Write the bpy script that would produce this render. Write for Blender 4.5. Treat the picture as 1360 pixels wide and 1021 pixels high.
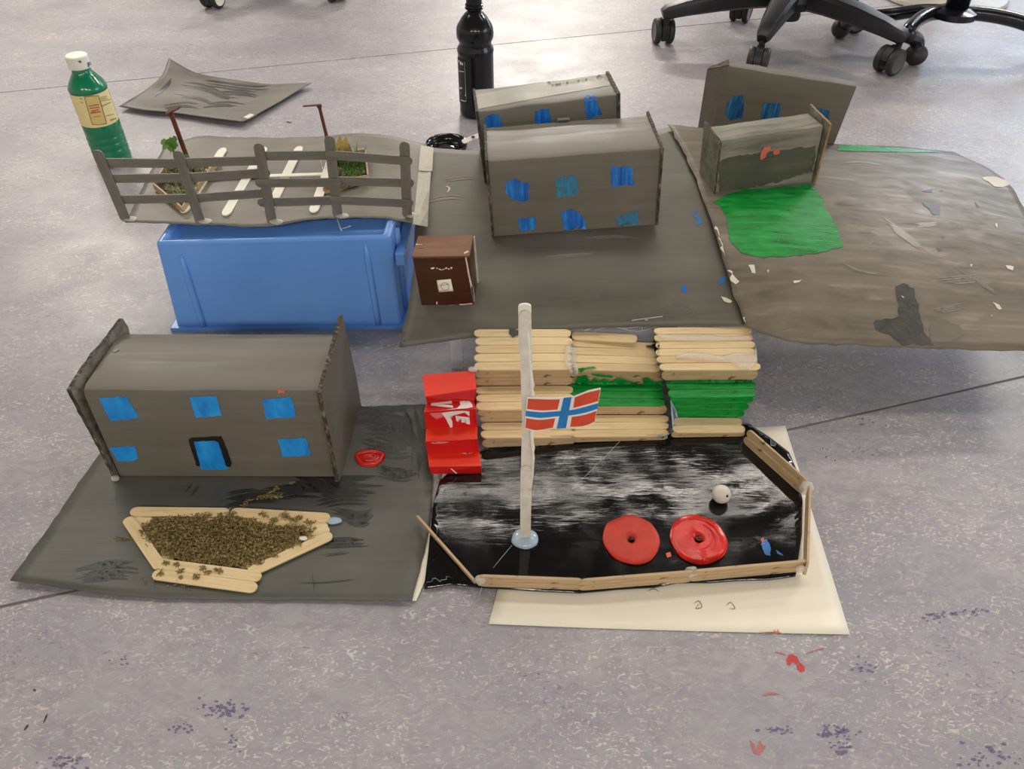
import bpy, bmesh, math, random
from math import sin, cos, tan, pi, radians, atan2, sqrt
from mathutils import Vector, Matrix, noise
from mathutils.bvhtree import BVHTree

for o in list(bpy.data.objects): bpy.data.objects.remove(o)
S = bpy.context.scene
COL = S.collection
rnd = random.Random(7)

# ------------------------------------------------------------------ camera
F, TH, CH, CX, CY = 1050.0, radians(42.6), 0.72, 680.0, 510.5
cam_d = bpy.data.cameras.new('camera')
cam = bpy.data.objects.new('camera', cam_d); COL.objects.link(cam)
cam.location = (0, 0, CH); cam.rotation_euler = (pi/2 - TH, 0, 0)
cam_d.sensor_fit = 'HORIZONTAL'; cam_d.sensor_width = 36.0; cam_d.lens = F/1360*36
cam_d.clip_start = 0.01
S.camera = cam

def lin(c):
    return tuple((x/12.92 if x <= .04045 else ((x+.055)/1.055)**2.4) for x in c)
def hx(r, g, b): return lin((r/255, g/255, b/255))

# ------------------------------------------------------------------ light of the room
S.view_settings.view_transform = 'Standard'
S.view_settings.look = 'None'
S.view_settings.gamma = 1.0
S.view_settings.use_curve_mapping = False
S.view_settings.exposure = 0.07
w = bpy.data.worlds.new('room_light'); S.world = w; w.use_nodes = True
bg = w.node_tree.nodes['Background']
bg.inputs[1].default_value = 1.0
_n, _l = w.node_tree.nodes, w.node_tree.links          # pale walls all round, a dimmer ceiling above
_tc = _n.new('ShaderNodeTexCoord'); _sp = _n.new('ShaderNodeSeparateXYZ'); _rp = _n.new('ShaderNodeValToRGB')
_l.new(_tc.outputs['Generated'], _sp.inputs[0]); _l.new(_sp.outputs['Z'], _rp.inputs[0]); _l.new(_rp.outputs[0], bg.inputs[0])
_e = _rp.color_ramp.elements; _e[0].position = .15; _e[0].color = (.56, .53, .49, 1); _e[1].position = .6; _e[1].color = (.10, .095, .088, 1)

def area(name, loc, rot, sx, sy, power, col):
    l = bpy.data.lights.new(name, 'AREA'); l.shape = 'RECTANGLE'; l.size = sx; l.size_y = sy
    l.energy = power; l.color = col
    o = bpy.data.objects.new(name, l); COL.objects.link(o)
    o.location = loc; o.rotation_euler = rot
    return o
WARM = (1.0, 0.925, 0.83)
for (x, y, p) in ((-1.6, 1.8, 15), (0.35, 1.75, 11), (2.3, 1.8, 8), (-2.6, 4.6, 105), (0.2, 7.0, 260), (3.5, 4.2, 95), (-1.7, -3.0, 50), (0.3, -3.0, 56), (2.3, -3.0, 50)):
    area('ceiling_lamp', (x, y, 2.65), (0, 0, 0), 1.25, 0.32, p, WARM)
area('ceiling_spot_row', (0.3, 2.8, 2.65), (0, 0, 0), 2.6, 0.08, 15, WARM)
area('window_light', (4.3, 5.6, 1.7), (radians(80), 0, radians(150)), 2.4, 1.5, 60, (0.55, 0.75, 1.0))
area('window_light', (4.6, 0.2, 1.5), (radians(80), 0, radians(88)), 2.2, 1.3, 36, (0.62, 0.74, 1.0))

# ------------------------------------------------------------------ pixel to place
FW = Vector((0, cos(TH), -sin(TH))); UP = Vector((0, sin(TH), cos(TH))); RT = Vector((1, 0, 0)); CP = Vector((0, 0, CH))
def ray(u, v): return FW + RT*((u-CX)/F) - UP*((v-CY)/F)
def G(u, v, h=0.0):
    d = ray(u, v); return CP + d*((h-CH)/d.z)
def atY(u, v, y):
    d = ray(u, v); return CP + d*(y/d.y)
def on_plane(u, v, p, n):
    d = ray(u, v); return CP + d*((p-CP).dot(n)/d.dot(n))

# ------------------------------------------------------------------ object helpers
def wm(o):
    m = o.matrix_basis.copy()
    while o.parent: o = o.parent; m = o.matrix_basis @ m
    return m
def tag(o, label=None, cat=None, group=None, kind=None):
    if label: o['label'] = label
    if cat: o['category'] = cat
    if group: o['group'] = group
    if kind: o['kind'] = kind
    return o
def thing(name, label, cat, loc, M=None, group=None):
    o = bpy.data.objects.new(name, None); COL.objects.link(o)
    o.empty_display_size = .02
    o.matrix_basis = M if M is not None else Matrix.Translation(Vector(loc))
    return tag(o, label, cat, group)
def mesh_of(name, verts, faces, mats, smooth=False, fm=None):
    me = bpy.data.meshes.new(name)
    me.from_pydata([tuple(v) for v in verts], [], faces)
    for m in (mats if isinstance(mats, (list, tuple)) else [mats]): me.materials.append(m)
    if fm: me.polygons.foreach_set('material_index', fm)
    if smooth is True: me.polygons.foreach_set('use_smooth', [True]*len(me.polygons))
    me.update()
    return me
def obj(name, verts, faces, mats, parent=None, smooth=False, world=True, fm=None, bevel=0, autos=False):
    """one mesh object; with world=True the vertices are room coordinates"""
    if parent is not None and world:
        mi = wm(parent).inverted(); verts = [mi @ Vector(v) for v in verts]
    me = mesh_of(name, verts, faces, mats, smooth, fm)
    o = bpy.data.objects.new(name, me); COL.objects.link(o)
    if parent is not None: o.parent = parent
    if bevel:
        b = o.modifiers.new('bevel', 'BEVEL'); b.width = bevel; b.segments = 2; b.limit_method = 'ANGLE'; b.angle_limit = radians(40)
    if autos:
        me.polygons.foreach_set('use_smooth', [True]*len(me.polygons))
        bm = bmesh.new(); bm.from_mesh(me)
        for e in bm.edges:
            if len(e.link_faces) == 2 and e.calc_face_angle(0) > radians(35): e.smooth = False
        bm.to_mesh(me); bm.free()
    return o
def inst(name, me, M, parent=None):
    o = bpy.data.objects.new(name, me); COL.objects.link(o)
    if parent is not None:
        o.parent = parent; o.matrix_basis = wm(parent).inverted() @ M
    else: o.matrix_basis = M
    return o
def hexa(p):   # 8 corners: bottom 4 ccw, top 4 ccw
    return list(p), [(3,2,1,0),(4,5,6,7),(0,1,5,4),(1,2,6,5),(2,3,7,6),(3,0,4,7)]
def box(x0, x1, y0, y1, z0, z1):
    return hexa([Vector(q) for q in ((x0,y0,z0),(x1,y0,z0),(x1,y1,z0),(x0,y1,z0),(x0,y0,z1),(x1,y0,z1),(x1,y1,z1),(x0,y1,z1))])
def merge(parts):
    V, Fs = [], []
    for v, f in parts:
        n = len(V); V += list(v); Fs += [tuple(i+n for i in q) for q in f]
    return V, Fs
def lathe(prof, n=40, base=Vector((0,0,0)), cap=True):
    V, Fs = [], []
    for r, z in prof:
        for i in range(n):
            a = 2*pi*i/n; V.append(base+Vector((r*cos(a), r*sin(a), z)))
    for k in range(len(prof)-1):
        for i in range(n):
            j = (i+1) % n; Fs.append((k*n+i, k*n+j, (k+1)*n+j, (k+1)*n+i))
    if cap:
        Fs.append(tuple(range(n-1, -1, -1))); m = (len(prof)-1)*n; Fs.append(tuple(range(m, m+n)))
    return V, Fs
def tube(path, r, n=10, caps=True):
    path = [Vector(p) for p in path]; V, Fs = [], []
    rr = r if isinstance(r, (list, tuple)) else [r]*len(path)
    ref = None
    for i, p in enumerate(path):
        t = (path[min(i+1, len(path)-1)] - path[max(i-1, 0)]).normalized()
        if ref is None: ref = Vector((0,0,1)) if abs(t.z) < .9 else Vector((1,0,0))
        a = t.cross(ref).normalized(); b = a.cross(t).normalized(); ref = b
        for k in range(n):
            q = 2*pi*k/n; V.append(p + a*(rr[i]*cos(q)) + b*(rr[i]*sin(q)))
    for i in range(len(path)-1):
        for k in range(n):
            j = (k+1) % n; Fs.append((i*n+k, (i+1)*n+k, (i+1)*n+j, i*n+j))
    if caps:
        Fs.append(tuple(range(n))); m = (len(path)-1)*n; Fs.append(tuple(range(m+n-1, m-1, -1)))
    return V, Fs
def sweep(path, wid, hei):   # rectangular beam with rounded corners, world z up
    path = [Vector(p) for p in path]; V, Fs = [], []
    sec = []
    for sx, sz in ((1,-.7),(1,.55),(.75,.95),(0,1.05),(-.75,.95),(-1,.55),(-1,-.7),(-.7,-1),(.7,-1)): sec.append((sx, sz))
    n = len(sec)
    for i, p in enumerate(path):
        t = path[min(i+1, len(path)-1)] - path[max(i-1, 0)]
        a = t.cross(Vector((0,0,1))).normalized(); b = a.cross(t).normalized()
        for sx, sz in sec: V.append(p + a*(sx*wid[i]/2) + b*(sz*hei[i]/2))
    for i in range(len(path)-1):
        for k in range(n):
            j = (k+1) % n; Fs.append((i*n+k, i*n+j, (i+1)*n+j, (i+1)*n+k))
    Fs.append(tuple(range(n-1,-1,-1))); m = (len(path)-1)*n; Fs.append(tuple(range(m, m+n)))
    return V, Fs
def bspl(pts, n):   # Catmull-Rom
    P = [Vector(p) for p in pts]; P = [P[0]*2-P[1]] + P + [P[-1]*2-P[-2]]; out = []
    for i in range(1, len(P)-2):
        for k in range(n):
            t = k/n
            out.append(.5*((2*P[i]) + (P[i+1]-P[i-1])*t + (2*P[i-1]-5*P[i]+4*P[i+1]-P[i+2])*t*t + (3*P[i]-P[i-1]-3*P[i+1]+P[i+2])*t**3))
    out.append(P[-2].copy()); return out
def slab_from_grid(rows, th, ref=None):
    """a sheet with thickness from a grid of points (list of rows)"""
    R, Cn = len(rows), len(rows[0])
    V = [p for r in rows for p in r]; N = []
    for i in range(R):
        for j in range(Cn):
            a = rows[i][min(j+1, Cn-1)] - rows[i][max(j-1, 0)]
            b = rows[min(i+1, R-1)][j] - rows[max(i-1, 0)][j]
            nn = a.cross(b)
            if (nn.dot(ref) if ref else nn.z) < 0: nn = -nn
            N.append(nn.normalized())
    n = len(V); V = V + [V[i] - N[i]*th for i in range(n)]
    Fs = []
    t = rows[0][1]-rows[0][0]; b = rows[1][0]-rows[0][0]
    flip = (t.cross(b).dot(ref) if ref else t.cross(b).z) < 0
    def q(*f): Fs.append(tuple(reversed(f)) if flip else tuple(f))
    for i in range(R-1):
        for j in range(Cn-1):
            a, bb, c, d = i*Cn+j, i*Cn+j+1, (i+1)*Cn+j+1, (i+1)*Cn+j
            q(a, bb, c, d); q(d+n, c+n, bb+n, a+n)
    for j in range(Cn-1):
        q(j+n, j+1+n, j+1, j); k = (R-1)*Cn; q(k+j, k+j+1, k+j+1+n, k+j+n)
    for i in range(R-1):
        q(i*Cn, (i+1)*Cn, (i+1)*Cn+n, i*Cn+n); k = Cn-1; q(i*Cn+k+n, (i+1)*Cn+k+n, (i+1)*Cn+k, i*Cn+k)
    return V, Fs
def surf(ctrl, nu, nv, wob=0.0, ws=8.0, seed=0.0, edge=0.0):
    """smooth grid through a net of (u, v, h) picks"""
    net = [[G(*c) if len(c) == 3 else c for c in row] for row in ctrl]
    rows1 = [bspl(r, nu) for r in net]
    cols = list(zip(*rows1)); cols = [bspl(c, nv) for c in cols]
    rows = [list(r) for r in zip(*cols)]
    for r in rows:
        for p in r:
            if wob: p.z += wob*noise.noise(Vector((p.x*ws, p.y*ws, seed)))
    R, Cn = len(rows), len(rows[0])
    if edge:
        for i in range(R):
            for j in range(Cn):
                if i in (0, R-1) or j in (0, Cn-1):
                    p = rows[i][j]; p.x += edge*noise.noise(Vector((p.x*70, p.y*70, seed+3))); p.y += edge*noise.noise(Vector((p.x*70, p.y*70, seed+9)))
    return rows
BV = {}
def reg(o, key):
    m = wm(o); me = o.data
    BV[key] = BVHTree.FromPolygons([m @ v.co for v in me.vertices], [tuple(p.vertices) for p in me.polygons])
    return o
def hit(u, v, key, off=0.0):
    d = ray(u, v).normalized(); loc, nor, _, _ = BV[key].ray_cast(CP, d)
    if loc is None:
        loc, nor, _, _ = BV[key].find_nearest(G(u, v, .05))
    if nor.dot(d) > 0: nor = -nor
    return loc + nor*off, nor
def patch(name, poly, key, mat, parent, off=.0006, jit=0.0, step=8.0, seed=0, th=0.0, smooth=True, stuff=False):
    """a film of paint, tape or paper lying on a surface: the outline is dropped on that surface"""
    polys = poly if isinstance(poly[0][0], (tuple, list)) else [poly]
    VV, FF = [], []
    for pi_, pl in enumerate(polys):
        pts = []
        n = len(pl)
        for i in range(n):
            a, b = Vector(pl[i]).to_2d(), Vector(pl[(i+1) % n]).to_2d()
            k = max(1, int((b-a).length/step))
            for s in range(k):
                p = a.lerp(b, s/k)
                if jit: p = p + Vector((noise.noise(Vector((p.x*.35, p.y*.35, seed+pi_))), noise.noise(Vector((p.x*.35, p.y*.35, seed+pi_+50)))))*jit
                pts.append(p)
        bm = bmesh.new()
        vs = [bm.verts.new((p.x, p.y, 0)) for p in pts]
        try: f = bm.faces.new(vs)
        except Exception: bm.free(); continue
        bmesh.ops.triangulate(bm, faces=[f])
        for it in range(4):
            es = [e for e in bm.edges if e.calc_length() > step*1.8]
            if not es: break
            bmesh.ops.subdivide_edges(bm, edges=es, cuts=1)
            bmesh.ops.triangulate(bm, faces=[q for q in bm.faces if len(q.verts) > 3])
        bm.verts.index_update(); n0 = len(VV)
        top = [hit(q.co.x, q.co.y, key, off+th) for q in bm.verts]
        VV += [p for p, _ in top]
        tris = []
        for q in bm.faces:
            ids = [x.index for x in q.verts]
            a, b, c = (top[i][0] for i in ids)
            nn = (b-a).cross(c-a)
            if nn.dot(top[ids[0]][1]) < 0: ids.reverse()
            tris.append(ids)
        FF += [tuple(i+n0 for i in t) for t in tris]
        if th:
            m = len(top); VV += [p - nn*(th) for p, nn in top]
            edges = {}
            for t in tris:
                for k in range(3):
                    e = (t[k], t[(k+1) % 3]); edges[e] = 1
            for (a, b) in edges:
                if (b, a) not in edges: FF.append((b+n0, a+n0, a+m+n0, b+m+n0))
        bm.free()
    o = obj(name, VV, FF, mat, parent, smooth=smooth)
    if stuff: o['kind'] = 'stuff'
    return o
def stroke(pts, wid, taper=True):
    """outline of a brush stroke along pixel points"""
    P = [Vector((a, b, 0)) for a, b in pts]; P = bspl(P, 5); L, R = [], []
    for i, p in enumerate(P):
        t = (P[min(i+1, len(P)-1)]-P[max(i-1, 0)]).normalized(); nn = Vector((-t.y, t.x, 0))
        k = i/(len(P)-1); ww = wid*(min(1, 4*k+.15)*min(1, 4*(1-k)+.15) if taper else 1)*(.8+.4*rnd.random())/2
        L.append((p+nn*ww).to_tuple()[:2]); R.append((p-nn*ww).to_tuple()[:2])
    return L + R[::-1]

def brush(pts, wid, seed):
    q = random.Random(seed); out = []
    for k in range(max(3, int(wid*1.1))):
        o_ = (q.random()-.5)*wid*1.5; t0, t1 = q.random()*.3, 1-q.random()*.3
        P = bspl([Vector((a, b+o_, 0)) for a, b in pts], 6); n = len(P); P = P[int(n*t0):max(int(n*t1), int(n*t0)+3)]
        out.append(stroke([(p.x, p.y) for p in P[::3]] if len(P) > 6 else [(p.x, p.y) for p in P], wid*(.16+.22*q.random())))
    return out
# ------------------------------------------------------------------ materials
class NT:
    def __init__(s, name):
        s.m = bpy.data.materials.new(name); s.m.use_nodes = True; s.t = s.m.node_tree; s.n = s.t.nodes; s.L = s.t.links
        s.b = s.n['Principled BSDF']; s.co = s.n.new('ShaderNodeTexCoord')
    def nd(s, t, **kw):
        x = s.n.new(t)
        for k, v in kw.items(): setattr(x, k, v)
        return x
    def lk(s, a, b): s.L.new(a, b)
    def mapped(s, scale=(1,1,1), rot=(0,0,0), src='Object'):
        m = s.nd('ShaderNodeMapping'); s.lk(s.co.outputs[src], m.inputs[0]); m.inputs['Scale'].default_value = scale; m.inputs['Rotation'].default_value = rot
        return m.outputs[0]
    def noise(s, vec, scale, detail=3, rough=.5, dist=0):
        x = s.nd('ShaderNodeTexNoise'); s.lk(vec, x.inputs['Vector']); x.inputs['Scale'].default_value = scale
        x.inputs['Detail'].default_value = detail; x.inputs['Roughness'].default_value = rough; x.inputs['Distortion'].default_value = dist
        return x.outputs['Fac']
    def ramp(s, fac, stops):
        x = s.nd('ShaderNodeValToRGB'); s.lk(fac, x.inputs[0]); e = x.color_ramp.elements
        while len(e) < len(stops): e.new(.5)
        for i, (p, c) in enumerate(stops):
            e[i].position = p; e[i].color = (*c, 1) if not isinstance(c, float) else (c, c, c, 1)
        return x.outputs[0]
    def mix(s, f, a, b, mode='MIX'):
        x = s.nd('ShaderNodeMix', data_type='RGBA', blend_type=mode)
        for sock, val in ((x.inputs[0], f), (x.inputs[6], a), (x.inputs[7], b)):
            if hasattr(val, 'links'): s.lk(val, sock)
            elif isinstance(val, (int, float)): sock.default_value = val
            else: sock.default_value = (*val, 1)
        return x.outputs[2]
    def math(s, op, a, b=0.0):
        x = s.nd('ShaderNodeMath', operation=op)
        for sock, val in ((x.inputs[0], a), (x.inputs[1], b)):
            if hasattr(val, 'links'): s.lk(val, sock)
            else: sock.default_value = val
        return x.outputs[0]
    def bump(s, h, strength=.3, dist=.001):
        x = s.nd('ShaderNodeBump'); s.lk(h, x.inputs['Height']); x.inputs['Strength'].default_value = strength; x.inputs['Distance'].default_value = dist
        s.lk(x.outputs[0], s.b.inputs['Normal']); return x
    def set(s, col=None, rough=None, **kw):
        for k, v in (('Base Color', col), ('Roughness', rough), *kw.items()):
            if v is None: continue
            i = s.b.inputs[k]
            if hasattr(v, 'links'): s.lk(v, i)
            elif isinstance(v, (int, float)): i.default_value = v
            else: i.default_value = (*v, 1) if len(v) == 3 and i.type == 'RGBA' else v
        return s.m
def simple(name, col, rough=.5, var=.12, scale=40, bump=.15, bscale=120, spec=.5, **kw):
    t = NT(name); o = t.mapped()
    f = t.noise(o, scale, 4, .6)
    c = t.ramp(f, [(.3, tuple(x*(1-var) for x in col)), (.7, tuple(min(1, x*(1+var)) for x in col))])
    if bump: t.bump(t.noise(o, bscale, 4, .6), bump, .0006)
    return t.set(c, rough, **{'Specular IOR Level': spec}, **kw)
def brushed(name, base, dark, light, scl=(6, 70, 70), rough=(.38, .62), bump=.35, rot=(0,0,0), big=9, mixbig=.5, contrast=(.3,.7), spec=.5):
    """poster paint brushed on card: long streaks, patches, fine ridges"""
    t = NT(name); o = t.mapped()
    s1 = t.noise(t.mapped(scl, rot), 1.0, 5, .6, .6)
    b1 = t.noise(o, big, 4, .6, .4)
    m = t.math('ADD', t.math('MULTIPLY', s1, 1-mixbig), t.math('MULTIPLY', b1, mixbig))
    c = t.ramp(m, [(contrast[0], dark), ((contrast[0]+contrast[1])/2, base), (contrast[1], light)])
    r = t.nd('ShaderNodeMapRange'); t.lk(m, r.inputs[0]); r.inputs[1].default_value = .3; r.inputs[2].default_value = .7
    r.inputs[3].default_value = rough[0]; r.inputs[4].default_value = rough[1]
    fine = t.noise(t.mapped(tuple(x*3.2 for x in scl), rot), 1.0, 5, .65, .3)
    t.bump(fine, bump, .0008)
    return t.set(c, r.outputs[0], **{'Specular IOR Level': spec})

M = {}
GREY = hx(104, 100, 90)
M['grey_front'] = brushed('grey_poster_paint_front', hx(92, 91, 82), hx(66, 66, 61), hx(102, 100, 90), (5, 55, 60), contrast=(.28,.72), rough=(.4,.6))
M['grey_mid'] = brushed('grey_poster_paint_road', hx(103, 99, 88), hx(84, 81, 72), hx(118, 113, 100), (4, 50, 50), contrast=(.28,.74))
def worn_paint():
    t = NT('grey_poster_paint_worn'); o = t.mapped()
    a = t.noise(t.mapped((7, 46, 40), (0,0,.62)), 1.0, 5, .62, .5); b = t.noise(t.mapped((7, 50, 40), (0,0,-.5)), 1.0, 5, .62, .5); c = t.noise(t.mapped((5, 40, 40), (0,0,.04)), 1.0, 5, .62, .4)
    m1 = t.ramp(t.noise(o, 7.5, 2, .5, .8), [(.47, (0.,)*3), (.53, (1.,)*3)]); m2 = t.ramp(t.noise(t.mapped((1,1,1), (0,0,1)), 6.0, 2, .5, .6), [(.49, (0.,)*3), (.54, (1.,)*3)])
    st = t.mix(m2, t.mix(m1, a, b), c)
    big = t.noise(o, 5, 4, .6, .4)
    f = t.math('ADD', t.math('MULTIPLY', st, .72), t.math('MULTIPLY', big, .28))
    col = t.ramp(f, [(.30, hx(88, 82, 71)), (.46, hx(116, 107, 92)), (.56, hx(128, 118, 102)), (.72, hx(160, 149, 130))])
    t.bump(st, .5, .0012)
    return t.set(col, t.ramp(st, [(.35, (.55,)*3), (.65, (.38,)*3)]), **{'Specular IOR Level': .3})
M['grey_right'] = worn_paint()
M['grey_park'] = brushed('grey_poster_paint_parking', hx(118, 113, 101), hx(93, 89, 80), hx(140, 134, 121), (10, 40, 40), rot=(0,0,.2), contrast=(.3,.72))
M['grey_sheet'] = brushed('grey_poster_paint_sheet', hx(110, 105, 95), hx(62, 59, 54), hx(124, 118, 107), (6, 30, 30), rot=(0,0,-.35), contrast=(.33,.62))
M['grey_house'] = brushed('grey_house_paint', hx(106, 101, 89), hx(92, 88, 78), hx(118, 112, 99), (7, 90, 90), contrast=(.25,.8), mixbig=.35, bump=.25)
M['grey_house_b'] = brushed('grey_house_paint_rough', hx(124, 120, 104), hx(74, 74, 62), hx(152, 147, 130), (9, 60, 70), contrast=(.34,.66), mixbig=.4, bump=.6)
M['grey_fence'] = brushed('grey_fence_paint', hx(116, 111, 99), hx(94, 90, 80), hx(130, 125, 112), (25, 160, 160), bump=.5)
M['olive'] = brushed('dark_olive_paint', hx(78, 78, 64), hx(60, 61, 50), hx(98, 97, 80), (8, 90, 90), bump=.5, rough=(.3,.5))
M['card_edge'] = (lambda t: (t.bump(t.noise(t.mapped((350, 350, 120)), 1.0, 2), 1.0, .002), t.set(t.ramp(t.noise(t.mapped((260, 260, 90)), 1.0, 3), [(.35, hx(36, 31, 26)), (.55, hx(78, 69, 57)), (.75, hx(140, 126, 106))]), .8))[1])(NT('torn_cardboard_edge'))
M['tan_edge'] = simple('bare_cardboard_edge', hx(150, 118, 74), .8, .3, 90, .5)
def streaked(name, base, dark, light, scl, rough=.28, bump=.7, contrast=(.35,.65)):
    return brushed(name, base, dark, light, scl, rough=(rough, rough+.2), bump=bump, contrast=contrast, mixbig=.3, big=40)
M['blue_a'] = streaked('blue_window_paint', hx(24, 104, 190), hx(8, 70, 150), hx(52, 144, 212), (160, 160, 10))
M['blue_house'] = streaked('blue_house_window_paint', hx(24, 142, 222), hx(16, 120, 198), hx(42, 160, 232), (60, 60, 20), rough=.4, bump=.25)
M['blue_thin'] = streaked('thin_blue_window_paint', hx(52, 118, 150), hx(78, 92, 92), hx(50, 140, 180), (190, 190, 60), rough=.4)
M['blue_teal'] = streaked('teal_blue_window_paint', hx(22, 92, 138), hx(10, 52, 92), hx(60, 128, 160), (190, 190, 12))
M['black_line'] = simple('black_marker_paint', hx(20, 19, 18), .4)
M['green_paint'] = streaked('wet_green_paint', hx(10, 140, 52), hx(6, 104, 38), hx(34, 165, 72), (14, 120, 90), rough=.22, bump=.6)
M['green_paint'].node_tree.nodes['Principled BSDF'].inputs['Specular IOR Level'].default_value = .3
M['red_paint'] = simple('glossy_red_paint', hx(204, 30, 16), .16, .2, 60, .9, 130)
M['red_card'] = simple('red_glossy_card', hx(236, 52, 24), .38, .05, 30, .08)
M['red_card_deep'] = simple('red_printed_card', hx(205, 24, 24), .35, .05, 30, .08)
M['red_disc'] = simple('red_painted_card', hx(192, 46, 22), .5, .12, 60, .35, 160)
M['pink_torn'] = simple('torn_pink_card', hx(226, 120, 120), .7)
M['white_print'] = simple('white_print', hx(238, 230, 222), .45, .04, 30, .05)
M['white_paper'] = simple('cream_white_paper', hx(248, 240, 218), .6, .02, 12, .08)
M['white_paint'] = simple('white_stick_paint', hx(233, 228, 212), .5, .05, 60, .3)
M['silver'] = brushed('white_silver_paint', hx(222, 214, 200), hx(196, 188, 176), hx(240, 234, 224), (90, 90, 12), rough=(.35,.55), bump=.5)
M['brown'] = brushed('brown_poster_paint', hx(70, 41, 20), hx(54, 31, 14), hx(100, 62, 34), (10, 70, 70), rough=(.28,.5), bump=.6, contrast=(.3,.75))
M['brown_top'] = brushed('brown_poster_paint_lid', hx(118, 76, 42), hx(90, 55, 28), hx(146, 100, 62), (12, 120, 70), rough=(.45,.6), bump=.5, spec=.3)
M['brown_lamp'] = simple('brown_lamp_paint', hx(98, 52, 36), .4, .2, 80, .4)
M['white_edge'] = simple('worn_white_edge', hx(206, 192, 176), .7, .25, 90, .5)
M['red_mark'] = simple('red_chalk_paint', hx(205, 98, 74), .6, .15, 60, .4)
M['tape'] = simple('paper_masking_tape', hx(188, 182, 166), .55, .1, 60, .5, 200)
M['soil_blue'] = simple('blue_paint_speck', hx(34, 112, 190), .45)
M['ink'] = simple('dark_violet_fleck', hx(112, 104, 132), .5)
M['cream_chip'] = simple('cream_bare_paper_chip', hx(222, 212, 192), .6)
M['blue_grey_spot'] = simple('blue_grey_scrape', hx(84, 84, 96), .5)
M['dark_stain'] = simple('dark_wet_stain', hx(62, 60, 53), .4, .25, 60, .9, 90)
M['floor_red'] = simple('dried_red_paint', hx(196, 56, 48), .5, .2, 60, .3)
M['floor_pink'] = simple('smeared_red_paint', hx(176, 108, 104), .5, .2, 60, .3)
M['dark_stroke'] = simple('dark_grey_brush_stroke', hx(54, 53, 49), .4, .15, 60, .3)
M['light_stroke'] = simple('pale_grey_brush_stroke', hx(132, 126, 112), .4, .1, 60, .3)

def stick_mat():
    t = NT('bare_birch_stick'); o = t.mapped((7, 110, 110))
    inf = t.nd('ShaderNodeObjectInfo')
    g = t.noise(o, 1.0, 5, .6, .8)
    c1 = t.ramp(g, [(.3, hx(216, 182, 128)), (.5, hx(234, 208, 158)), (.7, hx(243, 223, 180))])
    c2 = t.ramp(inf.outputs['Random'], [(0.0, (.84, .80, .74)), (.5, (.97, .96, .94)), (1.0, (1.0, 1.0, 1.0))])
    c = t.mix(1.0, c1, c2, 'MULTIPLY')
    t.bump(g, .25, .0005)
    return t.set(c, .55)
M['stick'] = stick_mat()
def shaded_stick_mat():
    t = NT('smudged_shaded_stick'); o = t.mapped((7, 110, 110)); g = t.noise(o, 1.0, 5, .6, .8)
    c = t.ramp(g, [(.3, hx(162, 136, 100)), (.55, hx(196, 168, 128)), (.75, hx(214, 190, 150))])  # dulled brown carries the shade of the stand's risers; the smudges are paint
    d = t.ramp(t.noise(t.mapped((1,1,1)), 55, 4, .6), [(.63, (0.,0.,0.)), (.72, (1.,1.,1.))])
    t.bump(g, .3, .0005)
    return t.set(t.mix(d, c, hx(42, 37, 32)), .5)
M['stick_old'] = shaded_stick_mat()
def black_paint():
    t = NT('wet_black_paint'); o = t.mapped()
    r = t.ramp(t.noise(o, 14, 4, .6, .5), [(.42, (.06,)*3), (.62, (.14,)*3)])
    b1 = t.noise(t.mapped((.7,1.6,1)), 15, 3, .55, .25); b2 = t.noise(t.mapped((30, 260, 100)), 1.0, 4, .6, .3)
    h = t.math('ADD', b1, t.math('MULTIPLY', b2, .16))
    t.bump(h, .065, .006)
    c = t.ramp(t.noise(o, 30, 4, .6), [(.35, hx(8, 8, 8)), (.7, hx(18, 17, 16))])
    return t.set(c, r, **{'Specular IOR Level': .5})
M['black_paint'] = black_paint()
M['black_plastic'] = simple('black_bottle_plastic', hx(22, 22, 23), .16, .1, 20, .03, 60)
M['chair_black'] = simple('black_chair_plastic', hx(30, 30, 32), .42, .1, 60, .12, 400)
M['chair_wheel'] = simple('grey_wheel_plastic', hx(84, 82, 76), .4, .1, 60, .1, 300)
M['wheel_rubber'] = simple('dark_wheel_rubber', hx(40, 39, 38), .5)
M['wheel_white'] = simple('white_wheel_disc', hx(228, 222, 204), .4)
M['tube_black'] = simple('black_tube_lacquer', hx(20, 21, 26), .22, .1, 20, .02)
M['ped_grey'] = simple('beige_grey_metal', hx(172, 164, 152), .4, .05)
M['fabric_blue'] = simple('dark_blue_seat_fabric', hx(28, 34, 58), .9, .2, 300, .5, 700)
M['green_bottle'] = simple('green_bottle_plastic', hx(6, 122, 80), .17, .05, 12, .0, **{'Coat Weight': .3})
M['cap_white'] = simple('white_cap_plastic', hx(236, 230, 214), .35, .03)
M['label_cream'] = simple('cream_label_paper', hx(238, 220, 156), .4, .03)
M['label_panel'] = simple('ochre_label_panel', hx(222, 196, 118), .4, .03)
M['label_brown'] = simple('brown_label_print', hx(140, 96, 60), .5)
M['label_red'] = simple('red_label_print', hx(186, 92, 72), .5)
M['label_grey'] = simple('grey_label_print', hx(150, 138, 104), .5)
M['black_label'] = simple('black_label_paper', hx(34, 33, 33), .5)
M['flag_red'] = simple('flag_red_crayon', hx(212, 74, 40), .6, .08, 120, .2)
M['flag_blue'] = simple('flag_blue_crayon', hx(26, 124, 196), .6, .08, 120, .2)
M['bead'] = simple('white_wood_bead', hx(214, 206, 194), .5, .06, 60, .2)
M['pencil'] = simple('pencil_grey', hx(110, 106, 98), .6)
M['herb'] = (lambda t: t.set(t.ramp(t.noise(t.mapped(), 420, 2, .5), [(.3, hx(96, 78, 42)), (.5, hx(138, 120, 70)), (.7, hx(172, 152, 98))]), .85))(NT('dried_herb_flakes'))
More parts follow.
